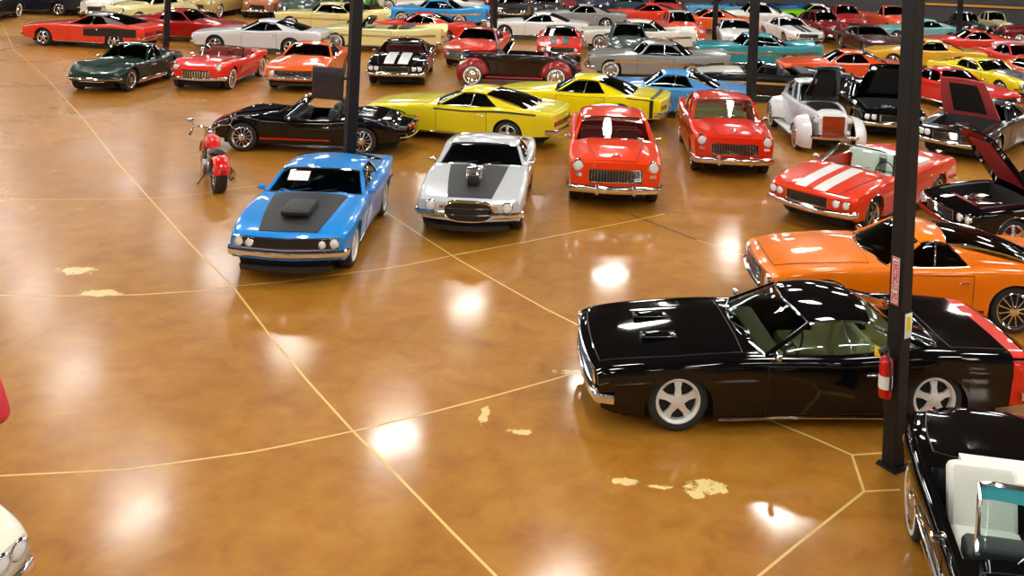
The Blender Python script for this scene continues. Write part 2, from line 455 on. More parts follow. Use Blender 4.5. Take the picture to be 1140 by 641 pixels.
        if p.get('overriders'):
            for yf in (-.42,.42):
                x,y,_=s.Ft(yf,z,off+.04,rear); mb.box((x,y,z+.02),(.07,.07,.24),0,bev=.03)
        s.part('rear_bumper' if rear else 'front_bumper',mb,['chrome' if not p.get('bumpbody') else 'paint'])
    def front(s):
        p=s.p; g=p['grille']
        if g:
            yg,z0,z1,kind=g[:4]; mb=MB()
            fn=None
            if kind in('oval','mouth'): fn=lambda y,a,b:((a+b)/2-(b-a)/2*math.sqrt(max(.02,1-(y/yg)**4)),(a+b)/2+(b-a)/2*math.sqrt(max(.02,1-(y/yg)**4)))
            s.face_patch(mb,-yg,yg,z0,z1,.012,0,fn=fn)
            gi=s.part('grille',mb,['grille'])
            t=MB()
            pts=[]
            N=16
            fz=fn or (lambda y,a,b:(a,b))
            for k in range(N+1):
                y=-yg+2*yg*k/N; pts.append(s.Ft(y,fz(y,z0,z1)[1],.02))
            for k in range(N,-1,-1):
                y=-yg+2*yg*k/N; pts.append(s.Ft(y,fz(y,z0,z1)[0],.02))
            t.tube(pts,.012,0,5,closed=True)
            if kind in('bar','mouth','egg'):
                nb={'bar':3,'mouth':2,'egg':5}[kind]
                for k in range(1,nb+1):
                    zz=lerp(z0,z1,k/(nb+1)); t.tube([s.Ft(-yg*.93+2*yg*.93*j/10,zz,.018) for j in range(11)],.005,0,5)
            if kind=='egg':
                for k in range(1,18):
                    y=-yg+2*yg*k/18; t.tube([s.Ft(y,z0,.018),s.Ft(y,z1,.018)],.005,0,4)
            if kind=='teeth':
                for k in range(11):
                    y=-yg*.9+2*yg*.9*k/10; t.tube([s.Ft(y,z0+.01,.03),s.Ft(y,(z0+z1)/2,.05),s.Ft(y,z1-.01,.03)],.022,0,6)
            s.part('grille_trim',t,['chrome'],gi)
        for (yf,z,r) in p['hl']:
            for sd in (1,-1):
                x,y,_=s.Ft(yf*sd,z,0); c=(x-.01,y,z)
                mb=MB(); mb.disc(c,(1,0,0),[(r,-.06),(r,.035),(r*.86,.045),(r*.84,.02)],0,18)
                i=s.part('headlight',mb,['hlring'])
                mb=MB(); mb.disc(c,(1,0,0),[(r*.84,.02),(r*.7,.035),(r*.4,.045),(0,.05)],0,18); s.part('lens',mb,['lens'],i)
        for (y,z,w_,h_,role) in p.get('park',[]):
            for sd in (1,-1):
                mb=MB(); s.face_patch(mb,sd*(y-w_),sd*(y+w_),z-h_,z+h_,.03,0,n=3,k=2); s.part('parking_light',mb,[role])
        if p.get('valance'):
            mb=MB(); z=p['valance']; s.face_patch(mb,-.86,.86,z-.05,z+.035,.05,0,thick=.12); s.part('front_spoiler',mb,['black'])
        if p.get('plate'):
            x,y,_=s.Ft(0,p['plate'],.09); mb=MB(); mb.box((x,0,p['plate']),(.012,.3,.14),0,bev=.005); s.part('front_plate',mb,['plate'])
    def rear(s):
        p=s.p; k=p['tl']
        if k=='none': return
        z=p.get('tlz',.66)
        if k=='round':
            for yf in (.75,.5):
                for sd in(1,-1):
                    x,y,_=s.Ft(yf*sd,z,0,True); mb=MB(); mb.disc((x+.01,y,z),(-1,0,0),[(.075,-.03),(.075,.03),(.05,.04),(0,.045)],0,14); s.part('tail_light',mb,['tail'])
        elif k=='full':
            mb=MB(); s.face_patch(mb,-.88,.88,z-.07,z+.06,.01,0,True); s.part('tail_panel',mb,['black'])
            for sd in(1,-1):
                mb=MB(); s.face_patch(mb,sd*.2,sd*.84,z-.05,z+.045,.02,0,True); s.part('tail_light',mb,['tail'])
        else:
            for sd in(1,-1):
                mb=MB(); s.face_patch(mb,sd*.5,sd*.9,z-.05,z+.05,.02,0,True,n=5); s.part('tail_light',mb,['tail'])
    def panels(s):
        p=s.p; L=p['L']
        # hood
        q0,q1=p.get('hq0',.14),p['qc']-.06
        hf0,hf1=p.get('hf',(.62,.78))
        fn=lambda t:(-lerp(hf0,hf1,t),lerp(hf0,hf1,t))
        fn2=lambda t:(-lerp(hf0,hf1,t)-.012,lerp(hf0,hf1,t)+.012)
        if not p['hood_open']:
            mb=MB(); s.top_patch(mb,q0-.01,q1+.012,0,0,.0035,1,fn=fn2,n=18,k=12); s.top_patch(mb,q0,q1,0,0,.008,0,fn=fn,n=18,k=12)
            h=s.part('hood',mb,['hood','black'])
            sc=p['scoop']
            if sc=='shaker' or sc=='box':
                c=s.T(q1*.52,0); m=MB(); m.box((c[0],0,c[2]+.055),(.62,.44,.10),0,bev=.035,ry=.03); m.box((c[0]+.3,0,c[2]+.055),(.06,.36,.055),1,bev=.01)
                s.part('hood_scoop',m,['hood','black'],h)
            if sc=='twin':
                for sd in(1,-1):
                    c=s.T(q1*.5,.3*sd); m=MB(); m.box((c[0],c[1],c[2]+.02),(.42,.18,.05),0,bev=.02); m.box((c[0]+.17,c[1],c[2]+.028),(.1,.14,.03),1,bev=.008); s.part('hood_scoop',m,['hood','black'],h)
            if sc=='louvre':
                for sd in(1,-1):
                    m=MB()
                    for k in range(5):
                        c=s.T(q1*.42+k*.075,.33*sd); m.box((c[0],c[1],c[2]+.012),(.035,.26,.02),0,bev=.008)
                    s.part('hood_vent',m,['chrome'],h)
            if sc=='blower':
                c=s.T(q1*.55,0); m=MB(); m.box((c[0],0,c[2]+.08),(.5,.26,.16),0,bev=.04); m.box((c[0],0,c[2]+.2),(.36,.30,.1),0,bev=.04); m.box((c[0]+.3,0,c[2]+.05),(.1,.2,.2),1,bev=.02)
                for k in range(7): m.box((c[0]-.21+k*.07,0,c[2]+.1),(.02,.3,.12),0,bev=.005)
                s.part('supercharger',m,['chrome','black'],h)
            if sc=='cowl':
                m=MB(); q=.5; s.top_patch(m,.55,q1,0,0,.03,0,fn=lambda t:(-lerp(.12,.26,t),lerp(.12,.26,t)),thick=.03)
                s.part('hood_bulge',m,['hood'],h)
            if sc=='ornament':
                c=s.T(.2,0); m=MB(); m.tube([(c[0]-.25,0,c[2]+.02),(c[0]-.05,0,c[2]+.05),(c[0]+.06,0,c[2]+.03)],[.01,.03,.012],0,6)
                m.box((c[0]-.05,0,c[2]+.02),(.06,.2,.02),0,bev=.008); s.part('hood_ornament',m,['chrome'],h)
        else:
            # raised hood
            A=math.radians(p.get('hoodang',50)); m=MB(); P=[]; Lh=q1-.2
            for i in range(9):
                t=i/8; r=Lh*t
                P.append([(s.X(q1)+r*cos(A)+0,f*s.w(lerp(q1,.3,t))*lerp(hf1,hf0,t),s.top(q1,0)+.02+r*sin(A)-.03*f*f) for f in (-1,-.6,-.2,.2,.6,1)])
            m.slab(P,(.03*sin(A),0,-.03*cos(A)),0)
            P2=[[tuple(Vector(pt)*1+Vector((.034*sin(A),0,-.034*cos(A)))) for pt in r[1:-1]] for r in P[1:-1]]; m.slab(P2,(.012,0,-.008),1)
            s.part('hood',m,['hood','under'])
            e=MB(); xc=(s.X(.38)+s.X(q1-.2))/2
            e.box((xc,0,.6),(.62,.42,.22),0,bev=.04); 
            for sd in(1,-1): e.box((xc,sd*.2,.74),(.5,.13,.1),1,bev=.03)
            e.disc((xc+.02,0,.8),(0,0,1),[(.0,-.05),(.19,-.05),(.2,0),(.19,.05),(.0,.07)],1,18)
            e.box((s.X(.5),0,.62),(.08,.8,.36),2,bev=.02)
            for k in range(6): e.tube([(xc-.3+k*.12,.22,.72),(xc-.3+k*.1,.36,.66),(xc-.35+k*.13,.42,.5)],.018,1,6); e.tube([(xc-.3+k*.12,-.22,.72),(xc-.3+k*.1,-.36,.66),(xc-.35+k*.13,-.42,.5)],.018,1,6)
            s.part('engine',e,['engine','chrome','under'])
        # stripes
        st=p['stripes']
        if st:
            for nm,mbf in st(s): s.part(nm,mbf,['stripe'])
        # deck lid
        q0,q1=max(p.get('dq0',0),p['qb']+.08),L-.1
        if q1-q0>.35 and p['roof'] or p.get('dq0'):
            mb=MB(); s.top_patch(mb,q0-.012,q1+.01,-.79,.79,.0035,1); s.top_patch(mb,q0,q1,-.775,.775,.008,0); s.part('trunk_lid',mb,['deck','black'])
        # doors
        if p['seams']:
            dq=p.get('dq') or (p['qc']+.22,p['qC0']-.0 if p['qC0']-p['qc']<1.7 else p['qc']+1.55)
            rng=[dq] if not isinstance(dq,list) else dq
            for (a,b) in rng:
              for sd in(1,-1):
                mb=MB(); s.side_patch(mb,a-.012,b+.012,.05,.96,sd,.003,1); s.side_patch(mb,a,b,.065,.945,sd,.007,0)
                i=s.part('door',mb,['paint','black'])
                x,y,z=s.S(b-.14,.2,sd,.03,.24); m=MB(); m.box((x,y,z),(.15,.025,.022),0,bev=.008); s.part('door_handle',m,['chrome'],i)
        for sd in(1,-1):
            if p.get('mirror',1):
                c=s.S(p['qc']+.3,.0,sd); m=MB(); m.box((c[0],c[1]+sd*.03,c[2]+.09),(.07,.13,.085),0,bev=.03); m.tube([(c[0],c[1]-sd*.06,c[2]),(c[0],c[1]+sd*.02,c[2]+.07)],.012,0,6); s.part('side_mirror',m,[p.get('mirrormat','chrome')])
        if p['sside']:
            for nm,mbf,role in p['sside'](s): s.part(nm,mbf,[role])
        if p.get('rocker',1):
            for sd in(1,-1):
                m=MB(); q0=s.qf+p['rt']+.12;q1=s.qr-p['rt']-.12
                m.tube([s.S(lerp(q0,q1,i/8),.98,sd,.008,p['zlm']+.005) for i in range(9)],.012,0,6,rz=.02); s.part('rocker_trim',m,['chrome' if p.get('rocker')!='black' else 'black'])
        if p.get('archtrim'):
            for sd in(1,-1):
                for c in (s.qf,s.qr):
                    m=MB(); R=p['rt']+.055; m.tube([s.S(c-R*cos(PI*k/14),1,sd,.006) for k in range(15)],.012,0,5)
                    s.part('wheel_arch_trim',m,['chrome'])
    def interior(s):
        p=s.p
        if not (p['opencab'] or p['clearglass']): return
        hw=p['W']/2; qc=p['qc']; qs=p.get('seatq',qc+1.15)
        for sd in (1,-1):
            m=MB(); x=s.X(qs); y=sd*hw*.42; wd=hw*.66
            m.box((x+.12,y,.48),(.52,wd,.2),0,bev=.06); m.box((x-.22,y,.76),(.16,wd*.95,.56),0,bev=.06,ry=-.22)
            if p.get('headrest'): m.box((x-.31,y,1.06),(.09,wd*.5,.13),0,bev=.04)
            s.part('front_seat',m,['seat'])
        if p.get('rearseat',True) and not p.get('twoseat'):
            m=MB(); x=s.X(qs+.82); m.box((x+.05,0,.5),(.45,hw*1.45,.22),0,bev=.06); m.box((x-.2,0,.74),(.16,hw*1.42,.44),0,bev=.06,ry=-.25); s.part('rear_seat',m,['seat'])
        m=MB(); m.box((s.X(qc+.34),0,.77),(.26,hw*1.55,.2),0,bev=.05); s.part('dashboard',m,['dash'])
        m=MB(); c=Vector((s.X(qc+.66),hw*.42,.86)); M=Matrix.Rotation(-.45,3,'Y')
        m.tube([tuple(c+M@Vector((0,.19*cos(a*PI/9),.19*sin(a*PI/9)))) for a in range(18)],.013,0,6,closed=True)
        m.tube([tuple(c),tuple(c+Vector((.3,0,-.12)))],.02,0,6); m.tube([tuple(c+M@Vector((0,-.18,0))),tuple(c),tuple(c+M@Vector((0,.18,0)))],.012,0,5)
        s.part('steering_wheel',m,['swheel'])
        if p.get('boot'):
            q0=p.get('qtub',min(p['qb']-.25,s.qr+.15)); m=MB(); 
            s.top_patch(m,q0-.22,q0+.2,-p.get('bootw',.86),p.get('bootw',.86),.07,0,thick=.09); s.part('folded_top_cover',m,['boot'])
    def build(s):
        s.body(); s.greenhouse(); s.interior(); s.panels(); s.front(); s.rear(); s.bumper(); s.bumper(True)
        d=s.p.get('drop',0)
        if d: s.parts=[(n,me,r,pa,(l[0],l[1],l[2]-d) if pa is None else l,rz,lab) for (n,me,r,pa,l,rz,lab) in s.parts]
        if s.p.get('fenders'): s.fenders()
        if not s.p.get('nowheels'): s.wheels()
        return s
    def fenders(s):
        p=s.p; r=p['rt']; yi=p['W']/2-.06; yo=p['W']/2+p['fenders']
        for q,a0,a1 in ((s.qf,-25,170),(s.qr,5,185)):
            for sd in (1,-1):
                m=MB(); P=[]
                for i in range(19):
                    a=math.radians(lerp(a0,a1,i/18)); R=r+.09+.05*sin(a)
                    row=[]
                    for j in range(9):
                        t=j/8; y=lerp(yi,yo,t); rr=R*(1+.16*(1-t))-.13*max(0,(t-.6)/.4)**2
                        row.append((s.X(q)+rr*cos(a)*1.1,sd*y,r+rr*sin(a)))
                    P.append(row)
                m.slab(P,(0,0,-.02)); s.part('fender',m,['fender'],angle=60)
        for sd in (1,-1):
            m=MB(); m.box((0,sd*(p['W']/2+p['fenders']*.45),.3),(p['wb']-2*r-.2,p['fenders']*.9,.05),0,bev=.02); s.part('running_board',m,['fender'])
ROLES=dict(glass=GL_DARK,wglass=GL_DARK,chrome=CHROME,black=BLACK,under=UNDER,tire=TIRE,ww=WHITEWALL,rim=RIM,rimw=RIM_W,lens=LENS,tail=TAIL,grille=GRILLE,
  int=INT_BLK,seat=INT_BLK,dash=INT_BLK,swheel=BLACK,hlring=CHROME,plate=pbr('plate_white',(.7,.7,.68),.5,noise=.1),amber=AMBER,engine=pbr('cast_iron',(.12,.12,.13),.45,.6,noise=.3))
def inst(car,name,loc,heading,mats,label,cat='car',group=None):
    """heading: 0 = nose towards the camera, + = nose turned to the right"""
    h=math.radians(heading); a=math.atan2(-cos(h),sin(h))
    R=dict(ROLES); R.update(mats); R.setdefault('roof',R['paint']); R.setdefault('hood',R['paint']); R.setdefault('deck',R['paint'])
    R.setdefault('stripe',R['black']); R.setdefault('boot',R['seat'])
    root=empty(name,(loc[0],loc[1],0),a); tag(root,label,cat,group)
    objs=[]
    for (n,me,roles,par,l,rz,lab) in car.parts:
        o=link(n,me,[R[r] for r in roles],objs[par] if par is not None else root,l,rz); objs.append(o)
        if lab:o['label']=lab
    return root
def at_front(px,py,heading,car):
    """world position of car origin given pixel of the ground point under the middle of the front axle"""
    g=gp(px,py); h=math.radians(heading); k=car.p['wb']/2
    return (g.x-sin(h)*k,g.y+cos(h)*k)
def twin_stripes(a=.06,b=.30,q0=.14,q1=None,extra=(),up=.014):
    def f(s):
        out=[]; q1_=q1 or s.p['qc']-.08
        for sd in(1,-1):
            m=MB(); s.top_patch(m,q0,q1_,min(a*sd,b*sd),max(a*sd,b*sd),up,0,thick=.006); out.append(('hood_stripe',m))
            for (x0,x1) in extra:
                m=MB(); s.top_patch(m,x0,x1,min(a*sd,b*sd),max(a*sd,b*sd),up,0,thick=.006); out.append(('deck_stripe',m))
        return out
    return f
def band(q0,q1,q2=None,q3=None):
    def f(s):
        out=[]
        for (a,b) in [(q0,q1)]+([(q2,q3)] if q2 else []):
            m=MB(); s.top_patch(m,a,b,-.985,.985,.012,0,n=4,k=24,thick=.005)
            for sd in(1,-1): s.side_patch(m,a,b,0,.93,sd,.007,0,zb=.32,n=4)
            out.append(('tail_stripe',m))
        return out
    return f
def side_line(t0=.12,t1=.2,q0=.4,q1=4.6,role='black'):
    def f(s):
        out=[]
        for sd in(1,-1):
            m=MB(); s.side_patch(m,q0,q1,t0,t1,sd,.012,0,n=30,k=max(1,int((t1-t0)*12))); out.append(('side_stripe',m,role))
        return out
    return f
def cove(role='cove'):
    def f(s):
        out=[]
        for sd in(1,-1):
            m=MB(); q0=s.qf+.5;q1=s.qr-.55
            s.side_patch(m,q0,q1,.3,.8,sd,.011,0,n=14,k=4,fn=lambda t:(.30+.1*t,.80-.28*t)); out.append(('side_cove',m,role))
            m=MB(); m.tube([s.S(lerp(q0,q1,i/10),.30+.1*i/10,sd,.02,.24) for i in range(11)]+[s.S(lerp(q0,q1,i/10),.80-.28*i/10,sd,.02,.24) for i in range(10,-1,-1)],.010,0,5,closed=True); out.append(('cove_trim',m,'chrome'))
        return out
    return f
def louvre_side(s):
    out=[]
    for sd in(1,-1):
        for k in range(3):
            m=MB(); q=s.qr-.62-.09*k; s.side_patch(m,q,q+.035,.10,.34,sd,.012,0,n=2); out.append(('side_louvre',m,'paint'))
        m=MB(); s.side_patch(m,s.qf+.5,s.qr-.45,.86,.93,sd,.011,0); out.append(('rocker_stripe',m,'black'))
        q0=s.p['qb']-1.0
    return out
def side_pipe(s):
    out=[]
    for sd in(1,-1):
        m=MB(); y=s.p['W']/2-.02
        m.tube([(s.X(s.qf+.45),sd*(y-.1),.24),(s.X(s.qf+.6),sd*y,.25),(s.X(s.qr-.55),sd*y,.25),(s.X(s.qr-.42),sd*(y-.03),.24)],.06,0,8); out.append(('side_exhaust',m,'chrome'))
    return out
def corner_bumpers(s):
    out=[]
    for sd in(1,-1):
        m=MB(); P=[s.Ft(sd*(.47+.53*k/8),.46+.02*(1-k/8),.05) for k in range(9)]; P.append((s.X(.3),sd*(s.w(.3)+.03),.46)); m.tube(P,.025,0,8,rz=.05); out.append(('front_bumper',m,'chrome'))
        m=MB(); m.tube([s.Ft(sd*y,.46+.26*math.sqrt(max(0,1-((y)/.50)**6)),.02) for y in [.02*k for k in range(26)]],.016,0,6); out.append(('nose_trim',m,'chrome'))
    return out
def rod_lamps(s):
    out=[]
    for sd in(1,-1):
        m=MB(); c=(s.X(.12),sd*.42,.86); m.disc(c,(1,0,0),[(.0,-.16),(.06,-.12),(.10,0),(.10,.03),(.09,.04)],0,16); m.tube([(c[0]-.05,c[1],c[2]-.08),(c[0]-.05,c[1]*.6,c[2]-.2)],.018,0,6); out.append(('headlight',m,'chrome'))
        m=MB(); m.disc(c,(1,0,0),[(.09,.035),(.05,.055),(0,.06)],0,16); out.append(('lens',m,'lens'))
    m=MB(); m.tube([(s.X(-.12),-.62,.45),(s.X(-.2),-.3,.45),(s.X(-.2),.3,.45),(s.X(-.12),.62,.45)],.025,0,8,rz=.045); m.tube([(s.X(-.18),.25,.45),(s.X(.3),.25,.42)],.02,0,6); m.tube([(s.X(-.18),-.25,.45),(s.X(.3),-.25,.42)],.02,0,6); out.append(('front_bumper',m,'chrome'))
    return out
def script_mark(s):
    out=[]
    for sd in(1,-1):
        m=MB()
        s.side_patch(m,s.qf+.5,s.qf+.85,.28,.33,sd,.014,0,n=4,k=1); out.append(('fender_badge',m,'chrome'))
    return out
ST={}
def style(n,base=None,**k):
    d=dict(ST[base]) if base else {}
    d.update(k); ST[n]=d
style('mustang',L=4.76,W=1.83,H=1.27,wb=2.74,fo=.93,rt=.335,zn=.76,zh=.88,zc=.96,zbelt=.90,zd=.93,ze=.92,hip=.045,
  qc=1.62,qrf=2.12,qrr=3.25,qb=4.3,qC0=3.2,qC1=3.0,wg=.88,wr=.73,wgr=.80,rcurve=.2,rbow=.05,wn=.92,cf=.10,lean=.06,vee=.05,
  grille=(.92,.53,.70,'plain'),hl=[(.84,.62,.085),(.64,.61,.07)],bump=(.46,.05,.05),valance=.24,scoop='shaker',tl='full',hf=(.50,.66),wheel='five',rim_r=.72,seams=True,crown=.045)
style('camaro70',L=4.78,W=1.89,H=1.26,wb=2.74,fo=.98,rt=.34,zn=.74,zh=.86,zc=.95,zbelt=.90,zd=.93,ze=.90,hip=.03,wn=.93,cf=.20,vee=.0,
  qc=1.72,qrf=2.28,qrr=3.25,qb=4.15,qC0=3.25,qC1=3.05,wg=.87,wr=.71,grille=(.50,.36,.70,'mouth'),hl=[(.76,.60,.10)],park=[(.53,.60,.05,.03,'chrome')],
  bump=None,valance=.25,tl='round',sside=corner_bumpers,scoop='blower',hf=(.42,.58),wheel='five',crown=.05)
style('fifties',L=4.95,W=1.88,H=1.54,wb=2.92,fo=.83,rt=.35,zn=1.0,zh=1.09,zc=1.12,zbelt=1.04,zd=1.06,ze=1.0,hip=.0,wn=.94,wt=.9,waist=.99,tuck=.06,cf=.14,lean=.02,
  kzs=[(0,.93),(.12,.97),(.8,1.0),(1.4,1.04),(2.2,1.02),(3.3,1.02),(4.3,1.03),(4.8,1.02),(4.95,.96)],
  qc=1.42,qrf=1.85,qrr=3.3,qb=3.85,qC0=3.4,qC1=3.2,wg=.87,wr=.74,grille=(.60,.56,.80,'egg'),hl=[(.84,.86,.115)],park=[(.84,.68,.07,.035,'chrome')],
  bump=(.43,.075,.10),rbump=(.48,.075,.08),overriders=True,scoop='ornament',hf=(.42,.66),tl='rect',tlz=.8,post=True,crown=.07,posts=[.5],wheel='cap',zlf=.3,zlm=.26,hq0=.06,rdrop=1.6)
style('chevelle',L=4.8,W=1.92,H=1.33,wb=2.84,fo=.95,zn=.78,zh=.89,zc=.96,zbelt=.92,zd=.95,ze=.93,hip=.04,
  qc=1.66,qrf=2.15,qrr=3.15,qb=3.95,qC0=3.35,qC1=3.0,grille=(.50,.52,.70,'bar'),hl=[(.88,.63,.085),(.68,.63,.085)],bump=(.45,.06,.07),wheel='five',archtrim=True,tl='rect',crown=.04)
style('chevelle_conv','chevelle',roof=False,opencab=True,boot=True,stripes=twin_stripes(.09,.36,.12),clearglass=True,qtub=3.3,pill='chrome')
style('fastback67',L=4.66,W=1.80,H=1.30,wb=2.74,fo=.84,zn=.78,zh=.88,zc=.95,zbelt=.90,zd=.94,ze=.92,hip=.03,
  qc=1.55,qrf=2.12,qrr=2.75,qb=4.2,qC0=2.95,qC1=2.68,wg=.87,wr=.68,wgr=.80,rcurve=.16,rbow=.06,cf=.08,lean=-.05,sside=louvre_side,grille=(.62,.46,.70,'bar'),hl=[(.85,.62,.09)],wheel='ten',rim_r=.75,bump=(.42,.04,.04),tl='rect')
style('charger68',L=5.28,W=1.95,H=1.34,wb=2.97,fo=1.0,rt=.345,zn=.82,zh=.90,zc=.97,zbelt=.92,zd=.97,ze=.93,hip=.06,waist=.96,
  qc=1.80,qrf=2.42,qrr=3.35,qb=4.15,qC0=3.85,qC1=3.25,wg=.86,wr=.66,wgr=.78,rcurve=.1,rbow=-.03,cf=.08,lean=.12,grille=(.88,.54,.76,'bar'),hl=[],bump=(.48,.05,.05),
  scoop='twin',wheel='five',rim_r=.76,clearglass=True,tl='full',qtub=3.75,dq=(2.02,3.35),stripes=band(4.78,4.99),hq0=.1,hf=(.74,.80),archgap=.06,cr=.06)
style('vette58',L=4.5,W=1.82,H=1.24,wb=2.59,fo=.78,rt=.34,tw=.18,zn=.76,zh=.85,zc=.88,zbelt=.86,zd=.87,ze=.80,hip=.0,hump=.055,crown=.0,tuck=.12,
  kzs=[(0,.72),(.12,.80),(.5,.86),(1.3,.86),(2.2,.83),(3.2,.86),(4.1,.84),(4.4,.74),(4.5,.66)],wn=.84,wt=.74,cf=.22,cr=.2,lean=.06,qc=1.6,qrf=1.88,qrr=2.6,qb=3.0,qC0=2.6,qC1=2.4,
  wg=.80,wr=.74,roof=False,opencab=True,twoseat=True,qtub=2.95,seatq=2.55,grille=(.56,.44,.66,'teeth'),hl=[(.86,.74,.095)],bump=(.40,.05,.05),overriders=False,
  wheel='cap',ww=True,sside=cove(),boot=False,tl='round',hf=(.55,.72),wcurve=.32,clearglass=True,dq0=3.2)
style('vette63',L=4.45,W=1.77,H=1.26,wb=2.49,fo=.84,rt=.34,zn=.60,zh=.80,zc=.87,zbelt=.82,zd=.86,ze=.78,hip=.0,hump=.075,crown=.0,
  kzt=[(0,.54),(.1,.60),(.8,.78),(1.6,.87),(3.0,.86),(3.9,.84),(4.3,.78),(4.45,.70)],kzs=[(0,.54),(.1,.60),(.7,.74),(1.6,.80),(2.4,.78),(3.3,.80),(4.2,.78),(4.45,.70)],
  wn=.84,wt=.82,cf=.16,cr=.12,lean=.22,qc=1.68,qrf=2.15,qrr=2.85,qb=3.85,qC0=2.95,qC1=2.7,wg=.82,wr=.62,wgr=.72,grille=(.55,.36,.47,'bar'),hl=[],bump=(.44,.03,.04),rbump=(.46,.03,.04),
  wheel='ten',sside=side_pipe,hf=(.4,.6),rocker=0,scoop='cowl',tl='round')
style('vette63_conv','vette63',roof=False,opencab=True,twoseat=True,qtub=3.0,seatq=2.65,clearglass=True,sside=side_line(.78,.86,1.3,2.9,'red'),dq0=3.2,grille=(.6,.36,.47,'bar'),headrest=True)
style('coupe71',L=5.2,W=1.96,H=1.33,wb=2.92,fo=1.03,zn=.78,zh=.88,zc=.96,zbelt=.92,zd=.98,ze=.95,hip=.06,waist=.97,qc=1.85,qrf=2.5,qrr=3.35,qb=4.45,qC0=3.6,qC1=3.25,
  wg=.87,wr=.66,wgr=.78,rcurve=.12,cf=.14,grille=(.84,.44,.68,'mouth'),hl=[(.75,.56,.08),(.52,.56,.08)],bump=(.42,.04,.05),sside=side_line(.03,.09,2.0,4.7),tl='full',wheel='five')
style('hardtop70',L=5.05,W=1.92,H=1.33,wb=2.84,fo=1.0,qc=1.75,qrf=2.3,qrr=3.2,qb=4.1,qC0=3.35,qC1=3.1,zn=.78,zh=.88,zc=.96,zd=.95,ze=.92,hip=.05,grille=(.50,.50,.64,'bar'),hl=[(.85,.58,.08),(.66,.58,.08)],wheel='five',tl='rect')
style('camaro69',L=4.72,W=1.87,H=1.3,wb=2.74,fo=.93,zn=.78,zh=.88,zc=.96,zbelt=.90,zd=.93,ze=.92,hip=.03,qc=1.62,qrf=2.15,qrr=3.05,qb=3.75,qC0=3.15,qC1=2.95,
  grille=(.66,.50,.68,'bar'),hl=[(.76,.59,.09)],bump=(.44,.045,.05),valance=.27,wheel='five',tl='rect')
style('open_hood','chevelle',hood_open=True,qb=3.9)
style('sedan50',L=4.9,W=1.85,H=1.6,wb=2.9,fo=.85,rt=.35,zn=1.0,zh=1.08,zc=1.12,zbelt=1.06,zd=1.08,ze=.9,kzt=[(0,.8),(.12,.96),(.8,1.07),(1.5,1.14),(3.7,1.12),(4.5,.95),(4.9,.65)],
  kzs=[(0,.72),(.15,.86),(.8,.92),(1.5,1.0),(3.2,1.02),(4.2,.9),(4.9,.6)],qc=1.5,qrf=1.95,qrr=3.0,qb=4.0,qC0=3.3,qC1=3.0,wg=.80,wr=.62,wgr=.7,crown=.08,hf=(.36,.62),grille=(.5,.5,.72,'bar'),hl=[(.80,.80,.10)],
  post=True,posts=[.48],wheel='cap',ww=True,overriders=True,bump=(.42,.06,.08),rbump=(.44,.06,.08),rbow=.08,cf=.28,cr=.3,wt=.7,wn=.8,scoop='ornament',tuck=.05,seams=False,zlm=.3)
style('fins59',L=5.35,W=1.98,H=1.42,wb=3.0,fo=.9,rt=.35,zn=.86,zh=.95,zc=1.0,zbelt=.96,zd=.98,ze=.92,kzs=[(0,.84),(.2,.9),(1.5,.96),(2.8,.95),(3.9,1.0),(4.8,1.1),(5.2,1.12),(5.35,1.08)],hip=0,
  qc=1.65,qrf=2.05,qrr=3.3,qb=3.95,qC0=3.55,qC1=3.3,wg=.82,wr=.7,grille=(.85,.46,.62,'egg'),hl=[(.86,.76,.085),(.70,.76,.085)],bump=(.4,.07,.1),rbump=(.44,.08,.08),wheel='cap',ww=True,tl='rect',tlz=.72,sside=side_line(.3,.42,1.0,5.1,'chrome'),wcurve=.34,rcurve=.3)
style('fins_conv','fins59',roof=False,opencab=True,clearglass=True,boot=True,qtub=3.7)
style('pickup','sedan50',L=4.8,H=1.66,qc=1.45,qrf=1.8,qrr=2.35,qb=2.5,qC0=2.42,qC1=2.3,wg=.82,wr=.68,wgr=.8,rcurve=.04,rbow=0,bed=(2.72,4.7),ze=1.02,
  kzt=[(0,.8),(.12,.98),(.8,1.1),(1.45,1.16),(2.5,1.12),(2.6,1.06),(4.7,1.06),(4.8,1.0)],kzs=[(0,.72),(.15,.9),(.8,.98),(1.45,1.08),(2.5,1.08),(3.2,1.06),(4.7,1.06),(4.8,1.0)],ww=False,wt=.92,cr=.03,posts=[])
style('hotrod','sedan50',L=4.3,W=1.25,H=1.6,wb=2.85,fo=.5,fenders=.30,win=-.26,tw=.2,openwheel=True,archgap=-.1,qc=1.45,qrf=1.75,qrr=2.7,qb=3.6,qC0=3.0,qC1=2.75,kw=[(0,.36),(.3,.44),(1.4,.60),(2.5,.63),(3.6,.55),(4.3,.40)],
  kzt=[(0,.95),(.12,1.08),(1.4,1.14),(3.4,1.12),(4.0,.9),(4.3,.6)],kzs=[(0,.9),(.12,1.0),(1.4,1.06),(3.2,1.04),(4.0,.8),(4.3,.5)],cf=.05,lean=.02,grille=(.8,.40,.96,'egg'),hl=[],hf=(.7,.8),bump=None,rbump=None,rocker=0,mirror=0,
  zlf=.42,zlm=.32,wg=.86,wr=.72,wgr=.8,sside=rod_lamps)
style('hotrod_open','hotrod',hood_open=True,hoodang=52,clearglass=False)
style('roadster','hotrod',roof=False,opencab=True,clearglass=True,twoseat=True,fenders=.24,sside=rod_lamps,kw=[(0,.3),(.3,.36),(1.4,.6),(2.5,.65),(3.6,.6),(4.3,.45)],W=1.3,hood_open=True,hoodang=70,qtub=3.2,seatq=2.75)

